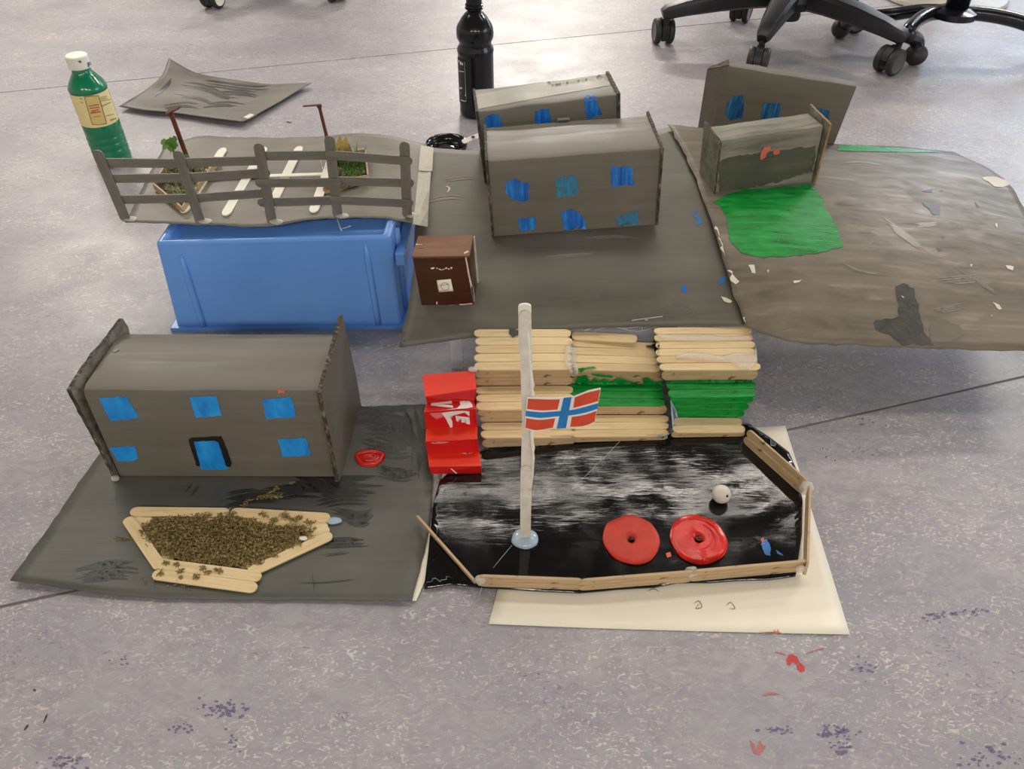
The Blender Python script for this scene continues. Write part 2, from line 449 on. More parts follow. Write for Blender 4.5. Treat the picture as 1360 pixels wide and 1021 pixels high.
M['moss'] = (lambda t: t.set(t.ramp(t.noise(t.mapped(), 160, 2, .5), [(.3, hx(92, 92, 58)), (.45, hx(132, 140, 92)), (.55, hx(170, 160, 118)), (.7, hx(92, 122, 56))]), .8))(NT('dry_moss'))
M['leaf'] = simple('fresh_leaf_green', hx(88, 138, 52), .4, .25, 90, .3)
M['grass'] = simple('grass_blade_green', hx(86, 122, 52), .5, .3, 60, .2)
M['husk'] = simple('dry_yellow_husk', hx(184, 158, 92), .6, .25, 90, .3)
def glass_like(name, col, rough, alpha_t, **kw):
    t = NT(name); return t.set(col, rough, **{'Transmission Weight': alpha_t, 'IOR': 1.4}, **kw)
M['glue'] = glass_like('hot_glue', hx(240, 236, 226), .12, 0.0, **{'Alpha': .42})
M['glue_blue'] = glass_like('milky_blue_glue', hx(168, 186, 200), .12, .0)
M['thread'] = simple('glue_thread', hx(196, 198, 200), .25, .05, 20, 0)
M['clear'] = glass_like('clear_box_plastic', hx(222, 226, 232), .15, 0.0, **{'Alpha': .2})
def bin_mat():
    t = NT('blue_bin_plastic'); o = t.mapped()
    c = t.ramp(t.noise(o, 10, 3, .5), [(.3, hx(104, 158, 234)), (.7, hx(114, 168, 242))])
    t.bump(t.noise(o, 600, 2), .04, .0005)
    return t.set(c, .33, **{'Subsurface Weight': 0.0})
M['bin'] = bin_mat()
def floor_mat():
    t = NT('marbled_violet_linoleum')
    rot = (0, 0, radians(-14))
    o = t.mapped((1,1,1)); st = t.mapped((1.0, 1.7, 1), rot)
    base = t.ramp(t.noise(st, 5, 5, .62, .6), [(.3, hx(149, 146, 153)), (.5, hx(158, 154, 158)), (.7, hx(168, 163, 164))])
    mid = t.noise(st, 34, 5, .65, 1.5)
    base = t.mix(t.ramp(mid, [(.38, (.45,)*3), (.55, (0.,)*3)]), base, hx(137, 130, 140))
    cz = t.noise(st, 7, 3, .5)
    cr = t.noise(st, 95, 4, .6, 2.2)
    cm = t.math('MULTIPLY', t.ramp(cr, [(.56, (0.,)*3), (.63, (1.,)*3)]), t.ramp(cz, [(.38, (.15,)*3), (.58, (.68,)*3)]))
    base = t.mix(cm, base, hx(224, 213, 194))
    vz = t.noise(o, 4.2, 3, .55); vv = t.noise(st, 88, 4, .6, 1.8)
    vm = t.math('MULTIPLY', t.ramp(vv, [(.59, (0.,)*3), (.64, (1.,)*3)]), t.ramp(vz, [(.5, (.0,)*3), (.62, (.9,)*3)]))
    base = t.mix(vm, base, hx(122, 114, 138))
    dz = t.ramp(t.noise(t.mapped((1.4, 3.2, 1), rot), 60, 3, .6, 1.0), [(.7, (0.,)*3), (.76, (.75,)*3)])
    base = t.mix(dz, base, hx(112, 104, 108))
    t.bump(t.noise(o, 380, 3, .6), .10, .001)
    r = t.ramp(t.noise(o, 9, 4, .6), [(.3, (.36,)*3), (.7, (.48,)*3)])
    return t.set(base, r)
M['floor'] = floor_mat()
M['seam'] = simple('grey_weld_seam', hx(112, 106, 104), .6)

# ------------------------------------------------------------------ floor
fl = obj('floor', *box(-5, 6, -1.5, 9, -.05, -.0012), M['seam']); fl['kind'] = 'structure'
def line_at(p, q, x): return p.y + (q.y-p.y)*(x-p.x)/(q.x-p.x)
a1, b1 = G(0, 806), G(1360, 500); a2, b2 = G(0, 123), G(680, 57)
g1, g2 = .0022, .0016
x0, x1 = -5.0, 6.0
s1 = [line_at(a1, b1, x) for x in (x0, x1)]; s2 = [line_at(a2, b2, x) for x in (x0, x1)]
def sheet(y00, y01, y10, y11):
    z0, z1 = -.004, 0.0
    v, f = hexa([Vector(q) for q in ((x0,y00,z0),(x1,y01,z0),(x1,y11,z0),(x0,y10,z0),(x0,y00,z1),(x1,y01,z1),(x1,y11,z1),(x0,y10,z1))])
    return obj('linoleum_sheet', v, f, M['floor'], fl)
sh = [sheet(-1.5-2, -1.5, s1[0]-g1, s1[1]-g1), sheet(s1[0]+g1, s1[1]+g1, s2[0]-g2, s2[1]-g2), sheet(s2[0]+g2, s2[1]+g2, 9, 9)]
BV['floor'] = BVHTree.FromPolygons([Vector(q) for q in ((-9,-9,0),(9,-9,0),(9,12,0),(-9,12,0))], [(0,1,2,3)])

def flecks(cx, cy, wx, wy, n, sz, seed):
    r = random.Random(seed); out = []
    for i in range(n):
        a, b = cx + r.gauss(0, wx), cy + r.gauss(0, wy)
        s = sz*(.4+r.random()); k = r.randint(5, 7); ph = r.random()*6
        out.append([(a + s*1.5*cos(ph+2*pi*j/k)*(.4+.7*r.random()), b + s*sin(ph+2*pi*j/k)*(.4+.7*r.random())) for j in range(k)])
    return out
vf = []
for i, (cx, cy, wx, wy, n, sz) in enumerate(((158, 878, 8, 4, 9, 3), (300, 942, 17, 6, 34, 4), (243, 968, 8, 6, 12, 3.5), (306, 985, 6, 8, 9, 3), (80, 1014, 18, 5, 20, 4),
        (1112, 973, 12, 6, 22, 5), (1040, 970, 12, 3, 12, 4), (1118, 995, 8, 7, 10, 4.5), (1147, 887, 7, 7, 10, 4), (1242, 816, 9, 5, 14, 3.5), (1285, 815, 18, 4, 16, 3.5),
        (1318, 1005, 20, 8, 26, 4.5), (458, 951, 8, 4, 6, 2.5), (696, 895, 6, 2, 4, 2.5), (1155, 560, 18, 5, 9, 2.5), (1130, 600, 20, 6, 8, 2.5))):
    vf += flecks(cx, cy, wx, wy, int(n*1.7), sz*.55, i)
patch('violet_flecks', vf, 'floor', M['ink'], fl, off=.0002, step=12, stuff=True)
patch('red_paint_stain', [[(1044, 876), (1047, 870), (1053, 869), (1059, 873), (1062, 880), (1057, 882), (1052, 879), (1049, 884), (1045, 882)], [(1057, 884), (1063, 880), (1068, 885), (1069, 891), (1063, 893), (1059, 889)]], 'floor', M['floor_red'], fl, off=.0004, jit=.8, step=3, stuff=True)
patch('red_paint_stain', [[(995, 982), (1002, 988), (1006, 1002), (1001, 1000)], [(1009, 983), (1013, 990), (1017, 990), (1008, 1004), (1005, 996)]], 'floor', M['floor_pink'], fl, off=.0004, jit=.8, step=4, stuff=True)
patch('red_paint_stain', [stroke([(1012, 924), (1022, 921), (1036, 922)], 3), stroke([(1028, 866), (1036, 867), (1044, 870)], 2), stroke([(1070, 868), (1085, 863), (1095, 861)], 2)], 'floor', M['floor_pink'], fl, off=.0004, step=4, stuff=True)
patch('dark_scuff', [stroke([(32, 970), (38, 962)], 3), stroke([(58, 960), (63, 948)], 2.4), stroke([(44, 916), (48, 917)], 3), stroke([(380, 188-26), (388, 189-26)], 2)], 'floor', M['dark_stroke'], fl, off=.0003, step=4)

# ------------------------------------------------------------------ sticks (one shared mesh per finish)
SL, SW, ST = .114, .0132, .0020
def stick_mesh(name, mat, L=SL, W=SW, T=ST):
    out = []; r = W/2
    for sx, a0 in ((1, -pi/2), (-1, pi/2)):
        for k in range(7):
            a = a0 + pi*k/6; out.append((sx*(L/2-r) + r*cos(a), r*sin(a)))
    n = len(out); V = [Vector((x, y, T/2)) for x, y in out] + [Vector((x, y, -T/2)) for x, y in out]
    Fs = [tuple(range(n)), tuple(range(2*n-1, n-1, -1))]
    for i in range(n):
        j = (i+1) % n; Fs.append((i, i+n, j+n, j))
    return mesh_of(name, V, Fs, mat)
SM = {k: stick_mesh('stick_'+k, M[m]) for k, m in (('bare', 'stick'), ('old', 'stick_old'), ('grey', 'grey_fence'), ('white', 'white_paint'), ('green', 'green_paint'), ('silver', 'silver'))}
def stick(name, kind, p0, p1, nrm, parent, wscale=1.0, fit=True, tscale=1.0):
    p0, p1 = Vector(p0), Vector(p1); x = (p1-p0); L = x.length; x.normalize()
    z = (Vector(nrm) - x*x.dot(Vector(nrm))).normalized(); y = z.cross(x)
    R = Matrix((x, y, z)).transposed().to_4x4()
    sc = Matrix.Diagonal((L/SL if fit else 1, wscale, tscale, 1))
    return inst(name, SM[kind], Matrix.Translation((p0+p1)/2) @ R @ sc, parent)

# ------------------------------------------------------------------ blue bin, upside down
bn = thing('storage_bin', 'blue plastic storage bin standing upside down under the fenced car park card', 'bin', G(236, 436, 0))
hb = .150
fl0, fr0 = G(236, 437, 0), G(533, 434, 0)
ft0 = G(206, 322, hb-.004); _fn = (fr0-fl0).cross(ft0-fl0).normalized(); _k = on_plane(519, 312, fl0, _fn); _d = (ft0-fl0)/(ft0.z); ft1 = _k + _d*(hb+.002-_k.z)
dep = Vector((.012, .235, 0)); tin = Vector((-.004, -.016, 0))
bl0, br0 = fl0+dep, fr0+dep; bt0, bt1 = ft0+dep+tin, ft1+dep+tin
def quad_ring(a, b, inset, dz):
    """corners inset towards the middle"""
    c = sum(a, Vector())/4
    return [p + (Vector((c.x-p.x, c.y-p.y, 0)).normalized()*inset) + Vector((0,0,dz)) for p in a]
bot = [fl0, fr0, br0, bl0]; top = [ft0, ft1, bt1, bt0]
rim_i = quad_ring(top, None, .014, 0); rec = quad_ring(top, None, .017, -.012)
V = bot + top + rim_i + rec
Fs = [(0,1,5,4),(1,2,6,5),(2,3,7,6),(3,0,4,7)]
for i in range(4):
    j = (i+1) % 4; Fs += [(4+i, 4+j, 8+j, 8+i), (8+i, 8+j, 12+j, 12+i)]
Fs.append((12, 13, 14, 15))
body = obj('body', V, Fs, M['bin'], bn, bevel=.004)
fo = quad_ring(bot, None, -.010, 0)
fv = fo + quad_ring(bot, None, -.010, .006) + quad_ring(bot, None, .004, .006)
ff = []
for i in range(4):
    j = (i+1) % 4; ff += [(i, j, 4+j, 4+i), (4+i, 4+j, 8+j, 8+i)]
obj('bottom_flange', fv, ff, M['bin'], bn, bevel=.0012)
fn = _fn.copy()
if fn.y > 0: fn = -fn
for (pt, pb) in (((240, 338), (272, 437)), ((485, 323), (503, 432))):
    a = on_plane(*pt, fl0, _fn); b = on_plane(*pb, fl0, _fn)
    obj('rib', *tube([a.lerp(b, k/6) + fn*.0005 for k in range(7)], [.0015]+[.0045]*6, 10), M['bin'], bn, smooth=True)
# the short side on the right: recess rails and grip ledge
for k in (.16, .8):
    a = ft1.lerp(bt1, k)+Vector((.001, 0, -.008)); b = fr0.lerp(br0, k)+Vector((.001, 0, .006))
    obj('rib', *tube([a, a.lerp(b, .5), b], .005, 8), M['bin'], bn, smooth=True)
ga, gb = ft1.lerp(bt1, .02)+Vector((.001, 0, -.030)), ft1.lerp(bt1, .98)+Vector((.001, 0, -.030))
e = Vector((.014, 0, 0))
obj('grip_ledge', *hexa([ga+Vector((0,0,-.02)), ga+e+Vector((0,0,-.02)), gb+e+Vector((0,0,-.02)), gb+Vector((0,0,-.02)), ga, ga+e, gb+e, gb]), M['bin'], bn, bevel=.002)

# ------------------------------------------------------------------ raised cards
pk = thing('car_park_card', 'grey painted car park card with white stick bay lines, lying on the upturned blue bin', 'cardboard model', G(360, 240, .16))
ctrl = [[(218, 194, .157), (262, 181, .163), (312, 182, .160), (372, 183, .160), (430, 180, .165), (475, 176, .172), (520, 181, .170), (566, 191, .164)],
        [(200, 228, .157), (258, 224, .157), (312, 222, .158), (370, 222, .157), (432, 222, .159), (478, 222, .164), (524, 224, .163), (566, 229, .160)],
        [(183, 262, .157), (256, 262, .155), (312, 263, .157), (368, 262, .156), (432, 260, .156), (482, 262, .158), (526, 263, .158), (560, 268, .155)],
        [(168, 294, .157), (262, 298, .152), (312, 300, .151), (362, 299, .152), (420, 290, .156), (470, 289, .156), (512, 290, .154), (552, 297, .152)]]
pks = reg(obj('card', *slab_from_grid(surf(ctrl, 8, 10, .0012, 14, 2.0, .003), .0012), M['grey_park'], pk, smooth=True), 'park')

rc = thing('road_card', 'large middle grey painted card between the car park card and the worn right-hand card', 'cardboard model', G(740, 300, .13))
ctrl = [[(559, 195, .163), (640, 200, .162), (740, 192, .164), (830, 182, .168), (897, 166, .171)],
        [(556, 245, .154), (645, 246, .153), (745, 242, .155), (845, 235, .158), (925, 228, .160)],
        [(552, 300, .140), (650, 303, .137), (755, 300, .140), (860, 294, .143), (950, 290, .146)],
        [(547, 375, .112), (645, 377, .112), (755, 375, .114), (865, 368, .117), (974, 358, .122)],
        [(530, 461, .076), (640, 447, .075), (760, 437, .077), (880, 433, .080), (993, 431, .086)]]
rcs = reg(obj('card', *slab_from_grid(surf(ctrl, 8, 8, .0015, 9, 5.0, .002), .0012), M['grey_mid'], rc, smooth=True), 'road')

wc = thing('worn_card', 'worn grey-brown painted card on the right with green patches and white scrapes', 'cardboard model', G(1150, 300, .13))
ctrl = [[(887, 165, .175), (960, 172, .172), (1040, 182, .164), (1115, 191, .154), (1190, 195, .143), (1266, 201, .130)],
        [(918, 222, .166), (1000, 224, .164), (1085, 226, .160), (1170, 232, .150), (1255, 237, .138), (1334, 238, .118)],
        [(946, 298, .151), (1030, 296, .151), (1115, 294, .147), (1210, 295, .138), (1300, 298, .124), (1372, 300, .108)],
        [(967, 365, .126), (1050, 366, .127), (1140, 366, .124), (1230, 366, .118), (1320, 367, .108), (1392, 368, .098)],
        [(990, 434, .089), (1060, 455, .087), (1150, 459, .087), (1240, 463, .083), (1320, 464, .080), (1398, 466, .078)]]
wcs = reg(obj('card', *slab_from_grid(surf(ctrl, 9, 9, .0022, 9, 8.0, .003), .0012), M['grey_right'], wc, smooth=True), 'worn')

# clear plastic box under the cards, behind the stand
cb = thing('clear_box', 'clear plastic box propping up the middle card behind the stick grandstand', 'box')if False else thing('clear_box', 'clear plastic box propping up the middle card behind the stick grandstand', 'box', G(606, 500, 0))
p0 = G(602, 489, 0); bx0, bx1, by0, by1 = p0.x, p0.x+.30, p0.y, p0.y+.12
hz = .068
outer = [Vector((bx0, by0, 0)), Vector((bx1, by0, 0)), Vector((bx1, by1, 0)), Vector((bx0, by1, 0))]
o1 = outer + [q+Vector((0,0,hz)) for q in outer]; i0 = quad_ring(outer, None, .003, 0); i1 = quad_ring(outer, None, .003, hz-.002)
V = o1 + i0 + i1
Fs = [(4,5,6,7), (15,14,13,12)]
for i in range(4):
    j = (i+1) % 4; Fs += [(i, j, 4+j, 4+i), (8+i, 12+i, 12+j, 8+j), (i, 8+i, 8+j, j)]
obj('tub', V, Fs, M['clear'], cb, bevel=.0015)
obj('corner_rib', *box(bx0-.002, bx0+.014, by0-.003, by0, 0, hz), glass_like('frosted_box_corner', hx(222, 226, 232), .25, 0.0, **{'Alpha': .5}), cb)

# car park: white bay sticks, centre line, tape
LN = .0018
def on(u, v, key, off=0): return hit(u, v, key, off)[0]
for (a, b) in (((298, 198), (243, 284)), ((352, 197), (299, 288)), ((399, 196), (356, 284)), ((444, 204), (416, 284))):
    p, q = on(*a, 'park', LN), on(*b, 'park', LN); stick('bay_line_stick', 'white', p, q, (0,0,1), pk)
for (a, b) in (((266, 240), (358, 236)), ((352, 237), (440, 234))):
    p, q = on(*a, 'park', LN+.002), on(*b, 'park', LN+.002); stick('centre_line_stick', 'white', p, q, (0,0,1), pk, wscale=.6)
def tape_piece(rows): return slab_from_grid([[G(*q) for q in r] for r in rows], .0005)
obj('tape_strip', *tape_piece([[(559, 193, .1675), (567, 194, .167), (576, 196, .1665)], [(557, 209, .166), (565, 210, .165), (575, 211, .164)], [(556, 226, .164), (564, 227, .163), (574, 227, .162)]]), M['tape'], pk)
obj('tape_strip', *tape_piece([[(557, 215, .164), (564, 216, .1635), (573, 218, .163)], [(554, 245, .160), (562, 246, .159), (571, 248, .158)], [(551, 275, .158), (559, 277, .156), (569, 278, .152)], [(548, 297, .156), (557, 299, .153), (568, 301, .146)]]), M['tape'], pk)

# ------------------------------------------------------------------ fence at the front of the car park
PB = [(168, 294), (267, 297), (362, 298), (449, 290), (541, 289)]; PT = [(128, 199), (235, 200), (343, 190), (437, 180), (537, 188)]
base = [on(u, v-2, 'park', .001) for u, v in PB]
fe = thing('stick_fence', 'grey painted ice-lolly-stick fence along the front of the car park card', 'fence', base[2])
fa, fb = base[0], base[4]; fd = (fb-fa); fd.z = 0; fd.normalize(); fnn = Vector((fd.y, -fd.x, 0))
ym = sum((p.dot(fnn) for p in base))/5
def fence_pt(u, v, off): return on_plane(u, v, fnn*(ym+off), fnn)
for i in range(5):
    a = fence_pt(*PB[i], .0015); b = fence_pt(*PT[i], .0015)
    stick('post', 'grey', a, b, fnn, fe, wscale=1.0)
for (a, b, off) in (((136, 216), (240, 217), -.0008), ((243, 216), (349, 213), -.0008), ((345, 207), (440, 206), -.0008), ((432, 205), (548, 214), .0037),
                    ((146, 237), (248, 236), -.0008), ((246, 236), (359, 229), -.0008), ((339, 243), (453, 242), .0037), ((447, 240), (550, 243), -.0008),
                    ((158, 265), (262, 263), -.0008), ((258, 263), (356, 256), -.0008), ((342, 269), (446, 266), -.0008), ((438, 265), (549, 270), .0037)):
    stick('rail', 'grey', fence_pt(*a, off), fence_pt(*b, off), fnn, fe, wscale=.92)
def blob(c, rx, ry, rz, seed=0, n=14, amp=.18):
    V, Fs = [], []; m = n//2
    for i in range(m+1):
        th = pi*i/m
        for j in range(n):
            ph = 2*pi*j/n; d = Vector((sin(th)*cos(ph), sin(th)*sin(ph), cos(th)))
            k = 1 + amp*noise.noise(d*1.7 + Vector((seed*3.1, seed, 0)))
            V.append(Vector(c) + Vector((d.x*rx*k, d.y*ry*k, d.z*rz*k)))
    for i in range(m):
        for j in range(n):
            k = (j+1) % n; Fs.append((i*n+j, (i+1)*n+j, (i+1)*n+k, i*n+k))
    return V, Fs
for i in range(5): obj('glue_blob', *blob(base[i]+Vector((.006, -.001, .0015)), .010, .006, .003, i), M['glue'], fe, smooth=True)
obj('glue_string', *tube(bspl([on(448, 291, 'park', .002), atY(450, 297, base[3].y-.006), atY(455, 303, base[3].y-.008), atY(466, 300, base[3].y-.010)], 6), .0009, 6), M['glue'], fe, smooth=True)

# ------------------------------------------------------------------ street lamps
def street_lamp(label, base_px, top_px, arm0, arm1, thick):
    b = on(*base_px, 'park', 0.0)
    r = thing('street_lamp', label, 'lamp', b, group='model street lamps')
    t = atY(*top_px, b.y)
    ax = (t-b).normalized(); s = ax.cross(Vector((0,1,0))).normalized(); f = s.cross(ax)
    def bar(p, q, w_, d_):
        x = (q-p).normalized(); a = x.cross(Vector((0, 1, 0.001))).normalized(); c = a.cross(x)
        return hexa([p-a*w_-c*d_, p+a*w_-c*d_, p+a*w_+c*d_, p-a*w_+c*d_, q-a*w_-c*d_, q+a*w_-c*d_, q+a*w_+c*d_, q-a*w_+c*d_])
    obj('post', *bar(b, t, thick, .0018), M['brown_lamp'], r, bevel=.0005)
    a0, a1 = atY(*arm0, b.y-.004), atY(*arm1, b.y-.010)
    x = (a1-a0).normalized(); y = Vector((-x.y, x.x, 0)).normalized(); z = x.cross(y)
    y = (y*.8 + z*.25).normalized(); z = x.cross(y)
    V, Fs = [], []
    out = [(0, -.0042), (.2, -.0046), (.8, -.0046), (.95, -.003), (1, 0), (.95, .003), (.8, .0046), (.2, .0046), (0, .0042)]
    L = (a1-a0).length
    V = [a0+x*(k*L)+y*q+z*.001 for k, q in out] + [a0+x*(k*L)+y*q-z*.001 for k, q in out]; n = len(out)
    Fs = [tuple(range(n)), tuple(range(2*n-1, n-1, -1))] + [(i, i+n, (i+1) % n+n, (i+1) % n) for i in range(n)]
    obj('lamp_arm', V, Fs, M['brown_lamp'], r, bevel=.0004)
    obj('glue_blob', *blob(t, .004, .004, .0035, 3), M['brown_lamp'], r, smooth=True)
street_lamp('brown street lamp with bent stick head rising from the leafy left planter', (257, 232), (226, 148), (221, 150), (240, 141), .0030)
street_lamp('brown street lamp with flat arm pointing left above the right planter', (442, 214), (424, 141), (427, 139), (402, 141), .0022)

# ------------------------------------------------------------------ planters
def flakes(pts, size, seed, flat=.5, aspect=1.6):
    r = random.Random(seed); V, Fs = [], []
    for p in pts:
        s = size*(.5+r.random()); a = Vector((r.gauss(0,1), r.gauss(0,1), r.gauss(0,flat))).normalized()
        b = a.cross(Vector((r.gauss(0,1), r.gauss(0,1), r.gauss(0,1)))).normalized(); c = a.cross(b)
        n = len(V); V += [p+a*s*aspect, p+b*s*.6, p-a*s*aspect, p-b*s*.6, p+c*s*.45]
        Fs += [(n, n+1, n+4), (n+1, n+2, n+4), (n+2, n+3, n+4), (n+3, n, n+4), (n+3, n+2, n+1, n)]
    return V, Fs
def in_poly(x, y, P):
    c = False; j = len(P)-1
    for i in range(len(P)):
        if (P[i][1] > y) != (P[j][1] > y) and x < (P[j][0]-P[i][0])*(y-P[i][1])/(P[j][1]-P[i][1])+P[i][0]: c = not c
        j = i
    return c
def scatter(poly, n, seed, key, h0, h1):
    r = random.Random(seed); xs = [p[0] for p in poly]; ys = [p[1] for p in poly]; out = []
    while len(out) < n:
        u, v = r.uniform(min(xs), max(xs)), r.uniform(min(ys), max(ys))
        if in_poly(u, v, poly): out.append(on(u, v, key, 0) + Vector((0, 0, r.uniform(h0, h1))))
    return out
def bent_leaf(root, tip, wid, up, lobes=0, n=8):
    root, tip = Vector(root), Vector(tip); d = tip-root; s = d.cross(Vector(up)).normalized(); V, Fs = [], []
    for i in range(n+1):
        t = i/n; wv = wid*sin(pi*min(1, t*.94+.06))**.8*(1+ (.35*sin(t*pi*lobes) if lobes else 0)); c = root+d*t+Vector(up)*(.12*d.length*sin(pi*t))
        V += [c-s*wv/2, c+Vector(up)*(-.1*wv), c+s*wv/2]
    for i in range(n):
        a = i*3; Fs += [(a, a+1, a+4, a+3), (a+1, a+2, a+5, a+4)]
    return V, Fs
pa = thing('planter_bed', 'left planter of sticks filled with dry moss and a green leafy sprig', 'planter', on(240, 250, 'park'), group='planters on the car park card')
def frame_stick(par, a, b, h=.006):
    p, q = on(*a, 'park', h), on(*b, 'park', h); n = (q-p).cross(Vector((0,0,1))).normalized(); stick('frame_stick', 'old', p, q, n, par, wscale=.8)
for a, b in (((208, 250), (226, 222)), ((226, 222), (292, 217)), ((206, 252), (244, 284)), ((244, 284), (292, 217))): frame_stick(pa, a, b)
ms = scatter([(212, 250), (228, 224), (286, 222), (262, 262), (240, 274)], 1500, 3, 'park', .001, .014)
o = obj('dry_moss', *flakes(ms, .0016, 4), M['moss'], pa); o['kind'] = 'stuff'
cs = on(232, 236, 'park', .004)
tips = ((214, 186, .016), (226, 186, .016), (234, 181, .014), (225, 196, .014), (258, 215, .016), (249, 205, .013), (228, 200, .012))
stem_top = atY(229, 196, cs.y)
obj('stem', *tube(bspl([cs, cs.lerp(stem_top, .5)+Vector((.002, 0, 0)), stem_top], 4), .0009, 6), M['leaf'], pa, smooth=True)
for i, (u, v, wd) in enumerate(tips):
    tp = atY(u, v, cs.y-.004*(i % 3)); rt = atY(230 if u < 240 else 246, 197 if u < 240 else 222, cs.y)
    obj('leaf', *bent_leaf(rt, tp, wd, Vector((0, -.8, .6)), 5, 10), M['leaf'], pa, smooth=True)
pb = thing('planter_bed', 'right planter with green grass tuft and dry yellow husks beside the flat-armed lamp', 'planter', on(462, 225, 'park'), group='planters on the car park card')
for a, b in (((444, 215), (452, 247)), ((452, 247), (490, 242)), ((490, 242), (486, 206)), ((430, 258), (476, 246)), ((444, 215), (486, 206))): frame_stick(pb, a, b)
ms = scatter([(448, 220), (484, 210), (486, 238), (454, 243)], 700, 5, 'park', .001, .010)
o = obj('dry_moss', *flakes(ms, .0015, 6), M['moss'], pb); o['kind'] = 'stuff'
gr = []; r = random.Random(11)
for i in range(90):
    p = on(r.uniform(450, 485), r.uniform(214, 240), 'park', .002); q = p+Vector((r.gauss(0, .008), r.gauss(0, .005), r.uniform(.012, .03)))
    gr.append(bent_leaf(p, q, .0018, Vector((0, -1, .2)), 0, 3))
o = obj('grass_tuft', *merge(gr), M['grass'], pb); o['kind'] = 'stuff'
for i, (a, b, wd) in enumerate((((448, 214), (444, 182), .006), ((452, 214), (452, 179), .010), ((458, 216), (460, 181), .013), ((462, 216), (464, 190), .008), ((446, 205), (430, 177), .004), ((466, 216), (474, 206), .005), ((470, 222), (482, 208), .004))):
    rt = on(*a, 'park', .004); tp = atY(*b, rt.y-.002)
    obj('dry_husk', *bent_leaf(rt, tp, wd, Vector((0, -1, .3)), 0, 6), M['husk'], pb, smooth=True)

# ------------------------------------------------------------------ paint on the middle card
for i, s in enumerate(([(700, 345), (770, 338), (850, 336)], [(560, 270), (600, 262), (636, 268)], [(765, 318), (820, 313), (880, 314)], [(590, 240), (620, 236), (640, 240)])):
    patch('brush_stroke', brush(s, 4, i), 'road', M['light_stroke'], rc, off=.0004, step=6, stuff=True)
patch('blue_paint_speck', [[(920, 285), (930, 286), (932, 297), (924, 299), (926, 292)], [(921, 268+12), (925, 281), (924, 285)]], 'road', M['soil_blue'], rc, off=.0004, jit=2, step=3)
patch('blue_paint_speck', [(905, 380), (912, 379), (912, 388), (906, 388)], 'road', M['soil_blue'], rc, off=.0004, jit=2, step=3)
patch('blue_paint_speck', [(957, 369), (964, 367), (963, 375), (954, 378)], 'road', M['soil_blue'], rc, off=.0004, jit=2, step=3)
patch('pencil_scribble', [stroke([(855, 418), (870, 411), (900, 405), (918, 410), (920, 417), (905, 420), (870, 417)], 1.1, False), stroke([(868, 402), (872, 398), (880, 403)], 1), stroke([(893, 412), (896, 400), (898, 410)], 1), stroke([(905, 402), (912, 399)], 1), stroke([(792, 398), (797, 387), (800, 385)], 1), stroke([(890, 372), (896, 360), (897, 352)], 1)], 'road', M['pencil'], rc, off=.0003, step=4, stuff=True)
patch('white_scrape', [stroke([(594, 256), (597, 250), (592, 247)], 1.6)], 'road', M['cream_chip'], rc, off=.0004, step=4)
patch('corner_mark', [stroke([(534, 453), (537, 449), (541, 452), (537, 456), (534, 453)], 1.5, False)], 'road', M['pencil'], rc, off=.0004, step=4)

# ------------------------------------------------------------------ paint on the worn card
z6 = lambda P: [(880+x/2.833, 150+y/2.833) for x, y in P]
patch('green_lawn_patch', z6([(190, 335), (290, 290), (560, 270), (600, 320), (620, 375), (660, 440), (680, 505), (600, 520), (560, 530), (380, 545), (300, 530), (250, 480), (240, 400), (215, 350)]), 'worn', M['green_paint'], wc, off=.0006, jit=4, step=7)['label'] = 'wet glossy green paint patch'
patch('green_edge_strip', [(1113, 192.5), (1140, 193.5), (1190, 196.5), (1235, 200), (1250, 202), (1235, 202.8), (1190, 202), (1150, 201.5), (1112, 200)], 'worn', M['green_paint'], wc, off=.0006, step=6)
patch('dark_stain', z6([(880, 650), (920, 640), (945, 665), (960, 740), (985, 820), (1010, 850), (1022, 878), (960, 872), (900, 878), (860, 840), (800, 815), (790, 790), (840, 770), (885, 760), (880, 700)]), 'worn', M['dark_stain'], wc, off=.0005, jit=5, step=6)['label'] = 'dark shiny wet stain'
patch('brown_wash', z6([(1000, 790), (1060, 780), (1120, 800), (1130, 830), (1090, 865), (1010, 860)]), 'worn', M['dark_stroke'] if False else brushed('brown_grey_wash', hx(112, 104, 88), hx(98, 91, 77), hx(120, 112, 96), (10, 30, 30), rough=(.3,.5)), wc, off=.0004, jit=5)
chips = [[(185, 430), (205, 440), (220, 490), (238, 545), (225, 520), (200, 480)], [(240, 590), (262, 605), (290, 635), (275, 645), (255, 635)], [(322, 572), (345, 570), (350, 605), (338, 600)], [(490, 632), (525, 626), (515, 636), (495, 640)], [(1290, 572), (1322, 580), (1318, 592), (1300, 585)], [(1240, 712), (1265, 720), (1278, 738), (1265, 742)], [(1235, 758), (1242, 762), (1236, 768)], [(897, 685), (915, 698), (905, 697)], [(392, 590), (402, 592), (398, 600)], [(285, 740), (300, 770), (312, 790), (300, 785)], [(1252, 412), (1260, 416), (1257, 432), (1252, 425)], [(1155, 570), (1166, 570), (1160, 580)]]
for c in chips: patch('white_chip', z6(c), 'worn', M['cream_chip'], wc, off=.0005, jit=1.5, step=4)
patch('white_chip', z6([(220, 690), (240, 695), (262, 708), (255, 714), (230, 708)]), 'road', M['cream_chip'], rc, off=.0006, jit=1.5, step=4)
patch('torn_white_corner', z6([(1200, 243), (1240, 240), (1290, 255), (1303, 272), (1280, 278), (1260, 282), (1245, 278), (1225, 262)]), 'worn', M['cream_chip'], wc, off=.0006, jit=2, step=5)
